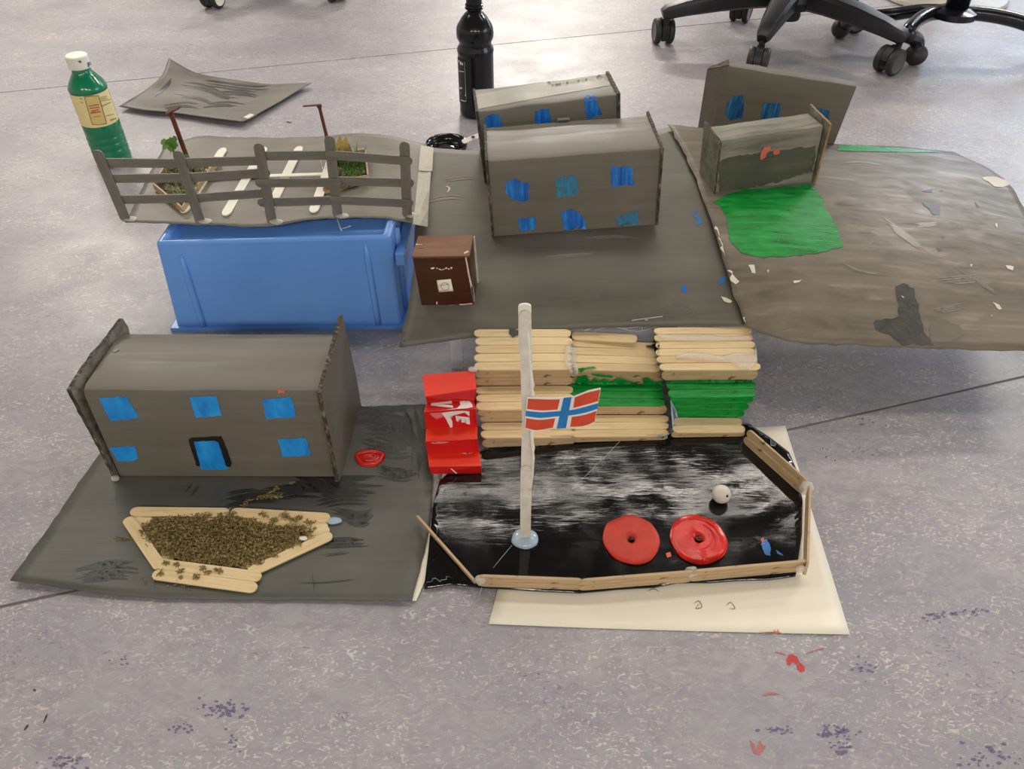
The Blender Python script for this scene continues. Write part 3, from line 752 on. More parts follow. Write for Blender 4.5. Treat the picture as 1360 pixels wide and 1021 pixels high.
for c in ([(975, 292), (1015, 288), (1015, 302), (1005, 300)], [(978, 335), (1000, 332), (1020, 348), (1043, 356), (1043, 388), (1020, 386), (1008, 362), (985, 348)], [(1030, 510), (1050, 508), (1054, 520), (1038, 522)], [(1045, 462), (1060, 468), (1056, 474)], [(1170, 330), (1195, 350), (1188, 360)], [(1040, 298), (1055, 288), (1050, 298)]):
    patch('blue_grey_scrape', z6(c), 'worn', M['blue_grey_spot'], wc, off=.0005, jit=2.5, step=4)
for s, wd in (([(1170, 292), (1200, 312), (1250, 350)], 5), ([(1145, 336), (1165, 312)], 2), ([(1118, 352), (1150, 364), (1200, 368)], 3), ([(1240, 374), (1290, 370), (1298, 367)], 5), ([(1215, 298), (1250, 296)], 4), ([(1270, 356), (1310, 380), (1340, 400)], 3), ([(1110, 218), (1145, 216), (1180, 222)], 3), ([(1240, 412), (1290, 405)], 4)):
    patch('brush_stroke', brush(s, wd*1.4, int(s[0][0])), 'worn', M['light_stroke'], wc, off=.0004, step=6, stuff=True)
patch('black_joint_line', [stroke([(930, 258), (938, 290), (951, 330), (968, 372), (980, 410), (987, 434)], 2.4, False)], 'worn', M['black_line'], wc, off=.0005, step=6) if False else None

# ------------------------------------------------------------------ buildings
def rot_m(yaw, roll, pitch):
    return Matrix.Rotation(radians(yaw), 3, 'Z') @ Matrix.Rotation(radians(roll), 3, 'Y') @ Matrix.Rotation(radians(pitch), 3, 'X')
def pose(o, yrp): return Matrix.Translation(Vector(o)) @ rot_m(*yrp).to_4x4()
def shell(L, D, H, rnd_=.004, sag=.0, seed=0, crease=None):
    """box body of folded card: rounded roof edges, slightly uneven walls, open underneath"""
    prof = [(0, 0), (0, H*.5), (0, H-rnd_*1.5), (rnd_*.4, H-rnd_*.4), (rnd_*1.5, H)]
    if crease: prof += [(D*crease, H+.0015), (D-.003, H-crease*.006)]
    else: prof += [(D*.5, H+sag), (D-rnd_, H)]
    prof += [(D, H-rnd_), (D, 0)]
    nx = 14; rows = []
    for (y, z) in prof:
        rows.append([Vector((L*i/nx, y + (.0012*noise.noise(Vector((i*.35, z*30, seed))) if 0 < z < H*.9 and y < .001 else 0), z + (.0016*noise.noise(Vector((i*.3, y*20, seed+7))) if z > H*.7 else 0))) for i in range(nx+1)])
    V, Fs = [], []; Cn = nx+1
    V = [p for r_ in rows for p in r_]
    for i in range(len(rows)-1):
        for j in range(nx):
            Fs.append((i*Cn+j, i*Cn+j+1, (i+1)*Cn+j+1, (i+1)*Cn+j))
    Fs.append(tuple(i*Cn for i in range(len(rows)))); Fs.append(tuple(i*Cn+nx for i in range(len(rows)-1, -1, -1)))
    return V, Fs
def torn_panel(name, outline, axis_dir, th, parent, face_mat, edge_mat, jit=.001, seed=0):
    """cardboard slab: outline is a closed list of room points, pushed along axis_dir by th; rim shows the torn edge"""
    pts = []
    n = len(outline)
    for i in range(n):
        a, b = Vector(outline[i]), Vector(outline[(i+1) % n]); k = max(1, int((b-a).length/.004))
        for s in range(k):
            p = a.lerp(b, s/k)
            if jit: p = p + Vector((0, noise.noise(p*130+Vector((seed,0,0))), noise.noise(p*130+Vector((0,seed+5,0)))))*jit*.7
            pts.append(p)
    m = len(pts); d = Vector(axis_dir)*th
    V = pts + [p+d for p in pts]
    Fs = [tuple(range(m)), tuple(range(2*m-1, m-1, -1))] + [(i, (i+1) % m, (i+1) % m+m, i+m) for i in range(m)]
    return obj(name, V, Fs, [face_mat, edge_mat], parent, world=False, fm=[0, 0]+[1]*m)

def building(name, label, o, yrp, L, D, H, group, key, mat, **kw):
    r = thing(name, label, 'building', None, pose(o, yrp), group)
    w_ = obj('walls', *shell(L, D, H, **kw), mat, r, world=False, autos=True); reg(w_, key)
    return r
GR = 'grey painted card buildings'
z5 = lambda P: [(520+x/3.09, 150+y/3.09) for x, y in P]
z3 = lambda P: [(520+x/4, y/4) for x, y in P]
zb = lambda P: [(910+x/5.104, 80+y/5.104) for x, y in P]
z7 = lambda P: [(60+x/3.09, 400+y/3.09) for x, y in P]

POSES = dict(
    mid=((-.0243, .9345, .1365), (2.6, -3.2, -1.4), (.2210, .107, .1105)),
    back=((-.0372, 1.0545, .1545), (5.1, -5.0, -2.9), (.1930, .0860, .1045)),
    small=((.2886, 1.0135, .1530), (12.2, -2.4, -2.6), (.1500, .0475, .0840)),
    shed=((.3200, 1.2100, .1640), (-10.8, 5.0, .5), (.1910, .0230, .1010)),
    brown=((-.1167, .8190, .1050), (-2.7, -2.8, 0.0), (.0681, .0449, .0738)))
# front grey house
o, a, (L, D, H) = POSES['mid']
b = building('card_building', 'grey card building with six painted blue windows in two rows, behind the brown box', o, a, L, D, H, GR, 'mid', M['grey_house'], rnd_=.005, seed=1)
for i, (P, m) in enumerate((([(465, 285), (510, 270), (565, 290), (562, 360), (500, 360), (470, 330)], 'blue_a'), ([(672, 265), (760, 255), (768, 335), (680, 345)], 'blue_thin'), ([(900, 222), (990, 222), (995, 295), (905, 300)], 'blue_a'),
        ([(518, 430), (595, 430), (590, 475), (530, 487)], 'blue_a'), ([(690, 405), (750, 395), (795, 440), (795, 488), (720, 490), (705, 450)], 'blue_a'), ([(925, 420), (1015, 400), (1020, 465), (925, 475)], 'blue_thin'))):
    patch('painted_window', z5(P), 'mid', M[m], b, off=.0005, jit=3.0, step=3.5, seed=i)
e = .0035
torn_panel('end_panel', [(0, -.003, -.001), (0, -.002, H+.002), (0, D, H+.004), (0, D, 0)], (-1, 0, 0), e, b, M['grey_house'], M['card_edge'], .0015, 1)
torn_panel('end_panel', [(L, -.002, 0), (L, -.003, H+.001), (L, D, H+.004), (L, D, 0)], (1, 0, 0), e, b, M['grey_house'], M['card_edge'], .0010, 2)
obj('roof_tab', *hexa([Vector(q) for q in ((L*.44, D-.004, H+.0005), (L*.52, D-.004, H+.0005), (L*.52, D+.002, H+.0005), (L*.44, D+.002, H+.0005), (L*.45, D-.006, H+.003), (L*.51, D-.006, H+.003), (L*.52, D+.002, H+.003), (L*.44, D+.002, H+.003))]), M['grey_house'], b, world=False)
# back grey house
o, a, (L, D, H) = POSES['back']
b = building('card_building', 'grey card building with a row of three blue windows, just behind the six-windowed one', o, a, L, D, H, GR, 'back', M['grey_house_b'] if False else M['grey_house'], rnd_=.003, seed=2)
for i, P in enumerate(([(497, 620), (540, 605), (570, 610), (595, 690), (500, 692)], [(762, 590), (800, 578), (838, 577), (848, 660), (766, 668)], [(1020, 515), (1060, 505), (1085, 515), (1115, 605), (1075, 622), (1045, 635), (1028, 590)])):
    patch('painted_window', z3(P), 'back', M['blue_a'], b, off=.0005, jit=2.4, step=3, seed=i+10)
torn_panel('end_panel', [(0, -.003, 0), (0, -.002, H+.001), (0, D, H+.002), (0, D, 0)], (-1, 0, 0), .0035, b, M['grey_house'], M['card_edge'], .0015, 3)
torn_panel('end_panel', [(L, -.003, 0), (L, -.004, H+.002), (L, D+.001, H+.003), (L, D, 0)], (1, 0, 0), .0045, b, M['grey_house'], M['card_edge'], .0012, 4)
patch('lit_roof_tone', z3([(450, 506), (760, 446), (1102, 388), (1160, 455), (800, 518), (462, 580)]), 'back', brushed('lit_roof_grey', hx(140, 136, 121), hx(120, 116, 103), hx(160, 156, 140), (8, 70, 70), bump=.4), b, off=.0004, jit=.4, step=5)  # paler film on the roof: lamp light from above put into the colour
# right back house (slab with flap)
o, a, (L, D, H) = POSES['shed']
b = building('card_building', 'tall flat grey card building tilting right with three blue windows, behind the small rough one', o, a, L, D, H, GR, 'shed', M['grey_house'], rnd_=.002, seed=3)
for i, P in enumerate(([(315, 245), (390, 235), (400, 300), (385, 390), (300, 405), (270, 370), (285, 300)], [(530, 290), (645, 290), (640, 405), (512, 420)], [(850, 365), (890, 322), (980, 340), (975, 430), (960, 470), (900, 430)])):
    patch('painted_window', zb(P), 'shed', M['blue_teal'], b, off=.0005, jit=2.0, step=3, seed=i+20)
mi = wm(b).inverted()
f0 = Vector((0, 0, 0)); f1 = Vector((0, 0, H)); by = o[1] + .028
g0, g1_ = mi @ atY(939, 93, by), mi @ atY(926, 176, by-.004)
V = [f0+Vector((-.0005,0,0)), f1+Vector((-.0005,0,.001)), f1+Vector((0, D, .003)), g0+Vector((0,.004,.001)), g0, g1_]
d = Vector((0, .0, 0)); 
obj('side_flap', [f0, f1, g0, g1_] + [q+Vector((.002, .003, 0)) for q in (f0, f1, g0, g1_)], [(0,1,2,3), (7,6,5,4), (0,4,5,1), (1,5,6,2), (2,6,7,3), (3,7,4,0)], M['grey_house'], b, world=False)
obj('flap_top', [f1, f1+Vector((0, D, 0)), g0+Vector((.004, .008, .002)), g0] + [q+Vector((0, 0, .0015)) for q in (f1, f1+Vector((0, D, 0)), g0+Vector((.004, .008, .002)), g0)], [(3,2,1,0), (4,5,6,7), (0,1,5,4), (1,2,6,5), (2,3,7,6), (3,0,4,7)], M['card_edge'], b, world=False)
patch('red_edge_line', [stroke([(961.5, 104), (958, 122), (952, 146), (946, 170)], 1.4, False)], 'shed', M['red_mark'], b, off=.0006, step=4)
# small rough house
o, a, (L, D, H) = POSES['small']
b = building('card_building', 'small rough grey card building with two red dabs, above the green patch', o, a, L, D, H, GR, 'small', M['grey_house_b'], rnd_=.003, seed=4)
patch('dark_paint_patch', zb([(228, 690), (300, 660), (420, 640), (600, 615), (800, 590), (888, 582), (878, 620), (892, 660), (872, 700), (880, 740), (800, 770), (600, 830), (400, 870), (230, 900)]), 'small', M['olive'], b, off=.0004, jit=3, step=4)
patch('red_dab', zb([(505, 670), (515, 620), (535, 588), (575, 580), (580, 600), (556, 612), (542, 660), (520, 672)]), 'small', M['red_mark'], b, off=.0008, jit=1, step=3)
patch('red_dab', zb([(598, 612), (625, 600), (640, 585), (640, 625), (610, 640), (598, 630)]), 'small', M['red_mark'], b, off=.0008, jit=1, step=3)
torn_panel('end_panel', [(0, -.004, -.004), (0, -.003, H-.002), (0, D+.005, H+.006), (0, D+.004, 0)], (-1, 0, 0), .003, b, M['grey_house_b'], M['card_edge'], .0015, 6)
torn_panel('end_panel', [(L+.001, -.006, -.002), (L+.005, -.008, H+.004), (L+.005, D+.004, H+.010), (L+.002, D, 0)], (1, 0, 0), .003, b, M['grey_house_b'], M['tan_edge'], .0012, 7)
# brown box
o, a, (L, D, H) = POSES['brown']
b = thing('litter_box', 'brown painted card box with a white bin-symbol sticker, on the middle card', 'box', None, pose(o, a))
tw = .003
V = [Vector(q) for q in ((0,0,0),(L,0,0),(L,D,0),(.002,D,0),(-tw*.6,-.001,H),(L+.001,-.001,H),(L+.001,D,H),(0,D,H))]
w_ = obj('walls', *hexa(V), M['brown'], b, world=False, bevel=.0012); reg(w_, 'brown')
V = [Vector(q) for q in ((-tw*.8,-.002,H),(L+.001,-.002,H),(L+.002,D+.001,H),(-.001,D+.001,H),(-tw*.8,-.002,H+.002),(L+.001,-.002,H+.002),(L+.002,D+.001,H+.002),(-.001,D+.001,H+.002))]
lid = reg(obj('lid', *hexa(V), M['brown_top'], b, world=False, bevel=.0008), 'lid')
zr = lambda P: [(535+x/8.51, 300+y/8.51) for x, y in P]
st_ = patch('bin_sticker', zr([(382, 612), (542, 597), (572, 732), (408, 746)]), 'brown', M['white_paper'], b, off=.0004, step=4, th=.0004)
st_['label'] = 'white paper sticker'
patch('bin_symbol', [stroke(zr(q), .55, False) for q in ([(428, 672), (470, 660), (520, 655)], [(428, 672), (440, 650), (475, 638), (520, 655)], [(430, 672), (445, 700), (458, 722)], [(518, 657), (520, 690), (510, 712)], [(458, 722), (485, 718), (510, 712)])], 'brown', M['pencil'], st_, off=.0011, step=2)
patch('white_lettering', [zr(q) for q in ([(315, 470), (352, 463), (362, 472), (340, 486), (318, 482)], [(372, 474), (392, 470), (402, 482), (384, 480)], [(405, 488), (415, 478), (440, 492), (470, 478), (474, 486), (440, 498), (415, 492)], [(478, 470), (495, 462), (508, 480), (495, 478), (484, 486)], [(510, 484), (520, 470), (532, 488), (522, 492)], [(536, 466), (556, 460), (562, 476), (546, 486)])], 'brown', M['white_print'], b, off=.0006, step=2)
for i, P in enumerate(([(370, 925), (440, 905), (600, 885), (790, 868), (790, 880), (600, 898), (440, 918), (380, 938)], [(705, 350), (720, 352), (760, 560), (800, 740), (808, 850), (796, 850), (770, 700), (735, 540)], [(380, 855), (392, 855), (390, 915), (378, 910)], [(675, 325), (700, 322), (702, 345), (682, 342)], [(225, 930), (270, 925), (265, 940), (240, 942)], [(200, 350), (420, 345), (430, 352), (210, 360)])):
    patch('worn_edge', zr(P), 'brown', M['white_edge'], b, off=.0005, jit=.5, step=3, seed=i)
for i, P in enumerate(([(160, 240), (235, 240), (240, 255), (165, 255)], [(690, 300), (740, 280), (745, 295), (695, 318)], [(140, 210), (220, 206), (220, 212), (145, 218)])):
    patch('worn_edge', zr(P), 'lid', M['white_edge'] if i else M['brown_top'], b, off=.0003, jit=.5, step=3)
V = [Vector(q) for q in ((L+.001,D-.002,0),(L+.003,D-.002,0),(L+.003,D+.001,0),(L+.001,D+.001,0),(L+.0015,D-.002,H),(L+.0035,D-.002,H),(L+.0035,D+.001,H),(L+.0015,D+.001,H))]
obj('worn_edge_strip', *hexa(V), M['white_edge'], b, world=False)

# ------------------------------------------------------------------ front-left card, house, garden
fc = thing('front_card', 'dark grey painted card lying on the floor at the left under the long house', 'cardboard model', G(300, 700, 0))
ctrl = [[(170, 548, .003), (300, 545, .003), (430, 541, .003), (566, 537, .004)],
        [(118, 622, .003), (270, 622, .003), (420, 620, .003), (574, 615, .003)],
        [(64, 700, .003), (230, 705, .003), (400, 705, .003), (571, 700, .003)],
        [(13, 770, .009), (180, 792, .005), (360, 796, .004), (547, 797, .006)]]
fcs = reg(obj('card', *slab_from_grid(surf(ctrl, 10, 8, .0008, 12, 3.0, .0015), .0012), M['grey_front'], fc, smooth=True), 'front')
ds = [[(480, 552), (520, 546), (562, 550)], [(490, 566), (530, 562), (564, 566)], [(500, 585), (530, 582), (564, 588)], [(390, 636), (430, 646), (500, 652)], [(530, 560), (556, 600), (552, 660)], [(392, 628), (430, 640), (470, 642), (520, 640)], [(470, 560), (510, 552), (555, 560)], [(485, 575), (530, 570), (562, 578)], [(480, 590), (520, 600), (560, 597)], [(500, 625), (535, 632), (562, 625)],
      [(300, 664), (340, 658), (400, 660)], [(350, 655), (400, 650), (450, 655)], [(420, 668), (460, 660), (520, 664)], [(440, 682), (480, 690), (500, 680)], [(100, 763), (150, 752), (190, 755)], [(110, 764), (150, 760), (180, 762)],
      [(385, 776), (440, 774), (490, 768)], [(415, 740), (455, 735), (480, 730)], [(420, 725), (460, 722), (495, 722)], [(535, 545), (548, 580), (545, 640)], [(550, 545), (560, 590), (556, 640)], [(245, 655), (258, 640)], [(255, 656), (268, 640)], [(418, 790), (416, 770), (412, 755)], [(155, 668), (154, 655)]]
for i, s in enumerate(ds): patch('brush_stroke', brush(s, 12 if i not in (16, 17, 21, 22, 23, 24) else 2.5, i), 'front', M['dark_stroke'], fc, off=.0003, step=7, stuff=True)
# red paint ring
rg = []
c0 = on(491, 609, 'front', .0)
for (R0, r0, s_) in ((.0155, .0026, 0), (.0070, .0022, 5)):
    path = [c0+Vector((R0*cos(t)*(1+.12*sin(3*t+s_)), R0*.72*sin(t)*(1+.1*cos(2*t+s_)), .0018)) for t in [2*pi*k/28 for k in range(29)]]
    rg.append(tube(path, r0, 8, False))
rg.append(blob(c0+Vector((0,0,.0008)), .017, .0125, .0018, 2, 22))
o = obj('red_paint_ring', *merge(rg), M['red_paint'], fc, smooth=True); o['label'] = 'glossy red ring of thick paint'

ho = thing('card_building', 'long grey card house with five blue windows and a black-framed blue door, front left', 'building', None, pose((-.4655, .6180, .0045), (-.5, -.3, -4.0)), GR)
L, D, H = .2565, .1135, .1315
w_ = obj('walls', *shell(L, D, H, rnd_=.006, seed=6, crease=.8), M['grey_house'], ho, world=False, autos=True); reg(w_, 'house')
for i, (P, m) in enumerate((([(220, 397), (335, 390), (385, 475), (340, 484), (270, 490)], 'blue_house'), ([(590, 392), (705, 387), (725, 468), (620, 477)], 'blue_house'), ([(890, 403), (1010, 390), (1030, 470), (1020, 477), (910, 480)], 'blue_house'), ([(265, 600), (370, 593), (382, 645), (360, 655), (300, 655)], 'blue_house'), ([(955, 565), (1070, 560), (1090, 620), (1080, 634), (975, 637)], 'blue_house'))):
    patch('painted_window', z7(P), 'house', M[m], ho, off=.0005, jit=1.6, step=4, seed=i+30)
dr = patch('painted_door', z7([(605, 568), (708, 562), (752, 682), (730, 690), (640, 688)]), 'house', M['blue_house'], ho, off=.0005, jit=1, step=4)
patch('door_frame', z7([(588, 565), (600, 558), (722, 552), (735, 575), (766, 665), (760, 677), (744, 676), (712, 578), (700, 570), (610, 574), (636, 665), (634, 676), (622, 672)]), 'house', M['black_line'], dr, off=.0009, jit=.8, step=4)
for P in ([(138, 350), (158, 358), (160, 385), (145, 380)], [(955, 365), (985, 366), (982, 378), (958, 376)]): patch('red_smudge', z7(P), 'house', M['red_mark'], ho, off=.0006, jit=1.5, step=3)
torn_panel('end_panel', [(-.002, -.004, -.001), (-.006, -.004, H*.55), (-.009, -.006, H+.004), (-.008, .02, H+.007), (-.005, .05, H+.010), (-.002, D*.8, H+.010), (.002, D+.004, H+.014), (.003, D+.006, H+.002), (0, D, 0)], (-1, 0, 0), .0045, ho, M['grey_house_b'], M['card_edge'], .0028, 11)
torn_panel('end_panel', [(L+.001, -.008, -.001), (L+.001, -.008, H*.5), (L, -.007, H+.003), (L+.002, D*.5, H+.010), (L+.003, D+.006, H+.018), (L+.006, D+.011, H*.4), (L+.006, D+.012, 0)], (1, 0, 0), .005, ho, M['grey_house'], M['card_edge'], .0014, 12)
obj('glue_blob', *blob(wm(ho) @ Vector((-.003, -.006, .002)), .005, .004, .004, 4), M['glue'], ho, smooth=True)
for P in ([(275, 205), (300, 195), (305, 200), (285, 212)],): patch('brush_mark', z7(P), 'house', M['dark_stroke'], ho, off=.0005, step=3)

ga = thing('herb_garden', 'boat-shaped stick garden bed filled with dried herbs on the front-left card', 'garden', G(300, 725, .004))
z8 = lambda u, v: (150+u/4.387, 640+v/4.387)
for (a, b, lv) in (((108, 184), (682, 191), 1), ((690, 188), (1268, 222), 1), ((108, 238), (680, 246), 0), ((690, 242), (1255, 270), 0), ((88, 222), (284, 512), 1), ((130, 206), (336, 480), 0),
                   ((1280, 318), (790, 545), 1), ((1262, 276), (760, 500), 0), ((238, 548), (845, 630), 1), ((268, 490), (870, 568), 1.2)):
    h = .0016+.0021*lv; p, q = on(*z8(*a), 'front', h), on(*z8(*b), 'front', h)
    stick('border_stick', 'bare', p, q, (0,0,1), ga, wscale=.95)
hp = [z8(*p) for p in ((140, 270), (180, 250), (250, 215), (380, 205), (500, 190), (560, 230), (660, 200), (760, 210), (840, 235), (950, 265), (1100, 260), (1190, 285), (1080, 370), (980, 430), (850, 480), (780, 520), (600, 500), (430, 480), (280, 440), (180, 350), (150, 330))]
cxm, cym = sum(p[0] for p in hp)/len(hp), sum(p[1] for p in hp)/len(hp)
def edge_d(u, v):
    best = 1e9
    for i in range(len(hp)):
        a, b = Vector(hp[i]), Vector(hp[(i+1) % len(hp)]); t = max(0, min(1, (Vector((u, v))-a).dot(b-a)/(b-a).length_squared)); best = min(best, (a.lerp(b, t)-Vector((u, v))).length)
    return best
# mound under the flakes
bmnd = [hp]
mv = []
r = random.Random(21)
pts = []
us = [p[0] for p in hp]; vs_ = [p[1] for p in hp]
while len(pts) < 9000:
    u, v = r.uniform(min(us), max(us)), r.uniform(min(vs_), max(vs_))
    wu, wv_ = u+7*noise.noise(Vector((u*.09, v*.12, 1))), v+5*noise.noise(Vector((u*.09, v*.12, 9)))
    if in_poly(wu, wv_, hp):
        d = edge_d(u, v)
        if r.random() > .25+d*.25: continue
        p = on(u, v, 'front', 0); p.z += r.random()*(.003+.0068*min(1, d/16)) + .001 + .002*noise.noise(p*60); pts.append(p)
extra = []
def trail(pl, n, spread, sd):
    q = random.Random(sd)
    for i in range(n):
        t = q.random()*(len(pl)-1); k = int(t); a, b = pl[k], pl[min(k+1, len(pl)-1)]; f = t-k
        u, v = a[0]+(b[0]-a[0])*f+q.gauss(0, spread), a[1]+(b[1]-a[1])*f+q.gauss(0, spread*.6); p = on(u, v, 'front', 0); p.z += .0008+q.random()*.0015; extra.append(p)
trail([z8(*p) for p in ((750, 160), (790, 110), (900, 90), (960, 30))], 130, 1.6, 1); trail([z8(*p) for p in ((860, 90), (980, 85))], 110, 2.2, 2)
trail([z8(*p) for p in ((560, 178), (700, 168), (980, 180))], 60, 2, 3); trail([z8(*p) for p in ((30, 325), (110, 330))], 30, 2, 4); trail([z8(*p) for p in ((180, 570), (480, 625))], 22, 4, 5); trail([z8(*p) for p in ((1040, 15), (1055, 10))], 6, 2, 6)
top = []
def ontop(pl, n, sp, sd):
    q = random.Random(sd)
    for i in range(n):
        c = pl[q.randrange(len(pl))]; u, v = z8(*c); p = on(u+q.gauss(0, sp), v+q.gauss(0, sp*.6), 'front', 0); p.z += .0045+q.random()*.003; top.append(p)
ontop([(380, 500), (400, 540), (320, 490), (530, 520), (560, 545), (630, 540), (490, 570), (290, 550), (620, 530), (400, 575)], 260, 2.2, 7)
ontop([(880, 210), (950, 240), (1010, 215), (1050, 240), (1090, 230), (1150, 255), (560, 215), (640, 220), (700, 205), (1150, 330), (1080, 380), (950, 440), (860, 490)], 420, 3.0, 8)
o = obj('dried_herbs', *flakes(pts+top, .00130, 9), M['herb'], ga); o['kind'] = 'stuff'
o = obj('spilled_herbs', *flakes(extra, .0012, 10), M['herb'], ga); o['kind'] = 'stuff'
base_rows = []
bmm = patch('herb_mound', [(cxm+(a-cxm)*.86, cym+(b-cym)*.80) for a, b in hp], 'front', M['herb'], ga, off=.0035, step=6); 
obj('glue_blob', *blob(on(443, 693, 'front', .002), .010, .005, .0022, 6), M['glue_blue'], ga, smooth=True)
obj('glue_blob', *blob(on(268, 677, 'front', .001), .0035, .002, .0012, 7), M['glue'], ga, smooth=True)
obj('glue_blob', *blob(on(404, 719, 'front', .006), .005, .003, .0014, 8), M['white_paint'], ga, smooth=True)

# ------------------------------------------------------------------ the sports-ground model
wp = thing('paper_sheet', 'cream white paper sheet sticking out under the black card', 'paper', G(900, 810, 0))
ctrl = [[(760, 572, .0012), (880, 570, .0012), (985, 568, .0012), (1043, 565, .0015)],
        [(715, 660, .0012), (850, 660, .0012), (985, 658, .0012), (1071, 655, .0012)],
        [(672, 750, .0012), (830, 750, .0012), (985, 748, .0012), (1100, 748, .0012)],
        [(649, 828, .0018), (800, 834, .0014), (985, 839, .0014), (1129, 842, .002)]]
wps = reg(obj('sheet', *slab_from_grid(surf(ctrl, 8, 8), .0008), M['white_paper'], wp, smooth=True), 'paper')
patch('pencil_smudge', [stroke([(921, 802), (928, 798), (932, 806), (924, 808), (930, 800)], 1), stroke([(964, 805), (970, 800), (976, 808), (968, 808)], 1), stroke([(860, 785), (868, 782), (876, 786)], .8)], 'paper', M['pencil'], wp, off=.0003, step=3)
patch('pink_smudge', flecks(1028, 839, 4, 1.5, 8, 1.3, 4), 'paper', M['red_mark'], wp, off=.0003, step=6)

bc = thing('sports_ground_card', 'glossy black painted card with a low stick fence, front centre', 'cardboard model', G(820, 680, 0))
outl = [(994, 562), (1022, 580), (1048, 600), (1060, 628), (1066, 665), (1065, 710), (1057, 764), (1020, 769), (985, 770), (940, 773), (900, 773), (870, 779), (820, 782), (770, 787), (700, 783), (635, 779), (600, 775), (563, 781), (568, 740), (572, 700), (576, 665), (584, 638), (610, 615), (640, 598), (720, 585), (820, 575), (920, 566)]
def card_from_outline(outl, h, th, wob, step, seed):
    bm = bmesh.new(); pl = []
    for i in range(len(outl)):
        a, b = Vector(outl[i]), Vector(outl[(i+1) % len(outl)]); k = max(1, int((b-a).length/step))
        pl += [a.lerp(b, s/k) for s in range(k)]
    vs = [bm.verts.new((p.x, p.y, 0)) for p in pl]; f = bm.faces.new(vs); bmesh.ops.triangulate(bm, faces=[f])
    for it in range(5):
        es = [e for e in bm.edges if e.calc_length() > step*1.7]
        if not es: break
        bmesh.ops.subdivide_edges(bm, edges=es, cuts=1); bmesh.ops.triangulate(bm, faces=[q for q in bm.faces if len(q.verts) > 3])
    bm.verts.index_update()
    V = [G(v.co.x, v.co.y, h) for v in bm.verts]
    for p in V: p.z += wob*(noise.noise(Vector((p.x*22, p.y*26, seed)))+.5*noise.noise(Vector((p.x*55, p.y*55, seed+4)))) 
    tr = []
    for q in bm.faces:
        ids = [v.index for v in q.verts]; a, b, c = (V[i] for i in ids)
        if (b-a).cross(c-a).z < 0: ids.reverse()
        tr.append(ids)
    n = len(V); Fs = [tuple(t) for t in tr] + [tuple(i+n for i in reversed(t)) for t in tr]; V = V+[p-Vector((0,0,th)) for p in V]
    ed = {(t[k], t[(k+1) % 3]) for t in tr for k in range(3)}
    for a, b in ed:
        if (b, a) not in ed: Fs.append((b, a, a+n, b+n))
    bm.free(); return V, Fs
bcs = reg(obj('card', *card_from_outline(outl, .0052, .0022, .0006, 8, 1), M['black_paint'], bc, smooth=True), 'black')
ws = obj('white_border', *slab_from_grid([[G(588, 628, .0022), G(604, 624, .0022)], [G(576, 680, .0022), G(592, 680, .0022)], [G(562, 735, .0022), G(580, 735, .0022)], [G(541, 797, .003), G(553, 797, .003)]], .0008), M['white_paper'], bc)
patch('blue_smear', [[(1010, 722), (1018, 716), (1024, 728), (1022, 738), (1016, 738)], [(1030, 730), (1036, 733), (1040, 738), (1032, 736)]], 'black', M['soil_blue'], bc, off=.0006, jit=2, step=3)
patch('red_smear', [(884, 735), (890, 733), (892, 739), (886, 741)], 'black', M['red_mark'], bc, off=.0006, step=3)
patch('red_smear', [(1010, 716), (1014, 714), (1016, 722), (1013, 725)], 'black', M['red_mark'], bc, off=.0006, step=3)
# low stick fence around the ground: two sticks stacked on edge
def rail_pair(a, b, lean=.0, n=2, name='kerb_stick', h0=.006, hend=None):
    p, q = G(a[0], a[1], h0), G(b[0], b[1], h0 if hend is None else hend)
    d = (q-p); d.z = 0; nn = Vector((d.y, -d.x, 0)).normalized()
    if nn.y > 0: nn = -nn
    up = (Vector((0,0,1)) - nn*lean).normalized(); fz = (nn + Vector((0,0,1))*lean).normalized()
    for k in range(n):
        o_ = up*(.0055+.0108*k) + nn*(.0010*(1-k % 2))
        stick(name, 'old', p+o_, q+o_, fz, bc, wscale=.85, tscale=1.25)
rail_pair((556, 688), (634, 776), -.2, 1, h0=.008)
rail_pair((636, 776), (772, 781), -.15)
rail_pair((768, 782), (918, 770), -.15)
rail_pair((914, 770), (1066, 756), -.15)
rail_pair((1066, 766), (1070, 658), .0, 2)
rail_pair((1066, 656), (988, 586), .1, 2)
for c, rx in (((638, 770), .006), ((918, 760), .007), ((1071, 648), .009), ((1063, 755), .005)):
    obj('glue_blob', *blob(G(*c, .018), rx, rx*.8, rx*1.1, c[0], 16, .3), M['glue'], bc, smooth=True)
obj('glue_thread', *tube(bspl([G(824, 585, .03), G(800, 610, .02), G(760, 649, .007)], 4), .00017, 5), M['thread'], bc)
obj('glue_thread', *tube(bspl([G(655, 754, .008), G(668, 738, .012), G(680, 724, .012)], 4), .00017, 5), M['thread'], bc)
obj('glue_thread', *tube(bspl([G(640, 780, .008), G(634, 796, .001), G(624, 812, .001)], 4), .00017, 5), M['thread'], bc)

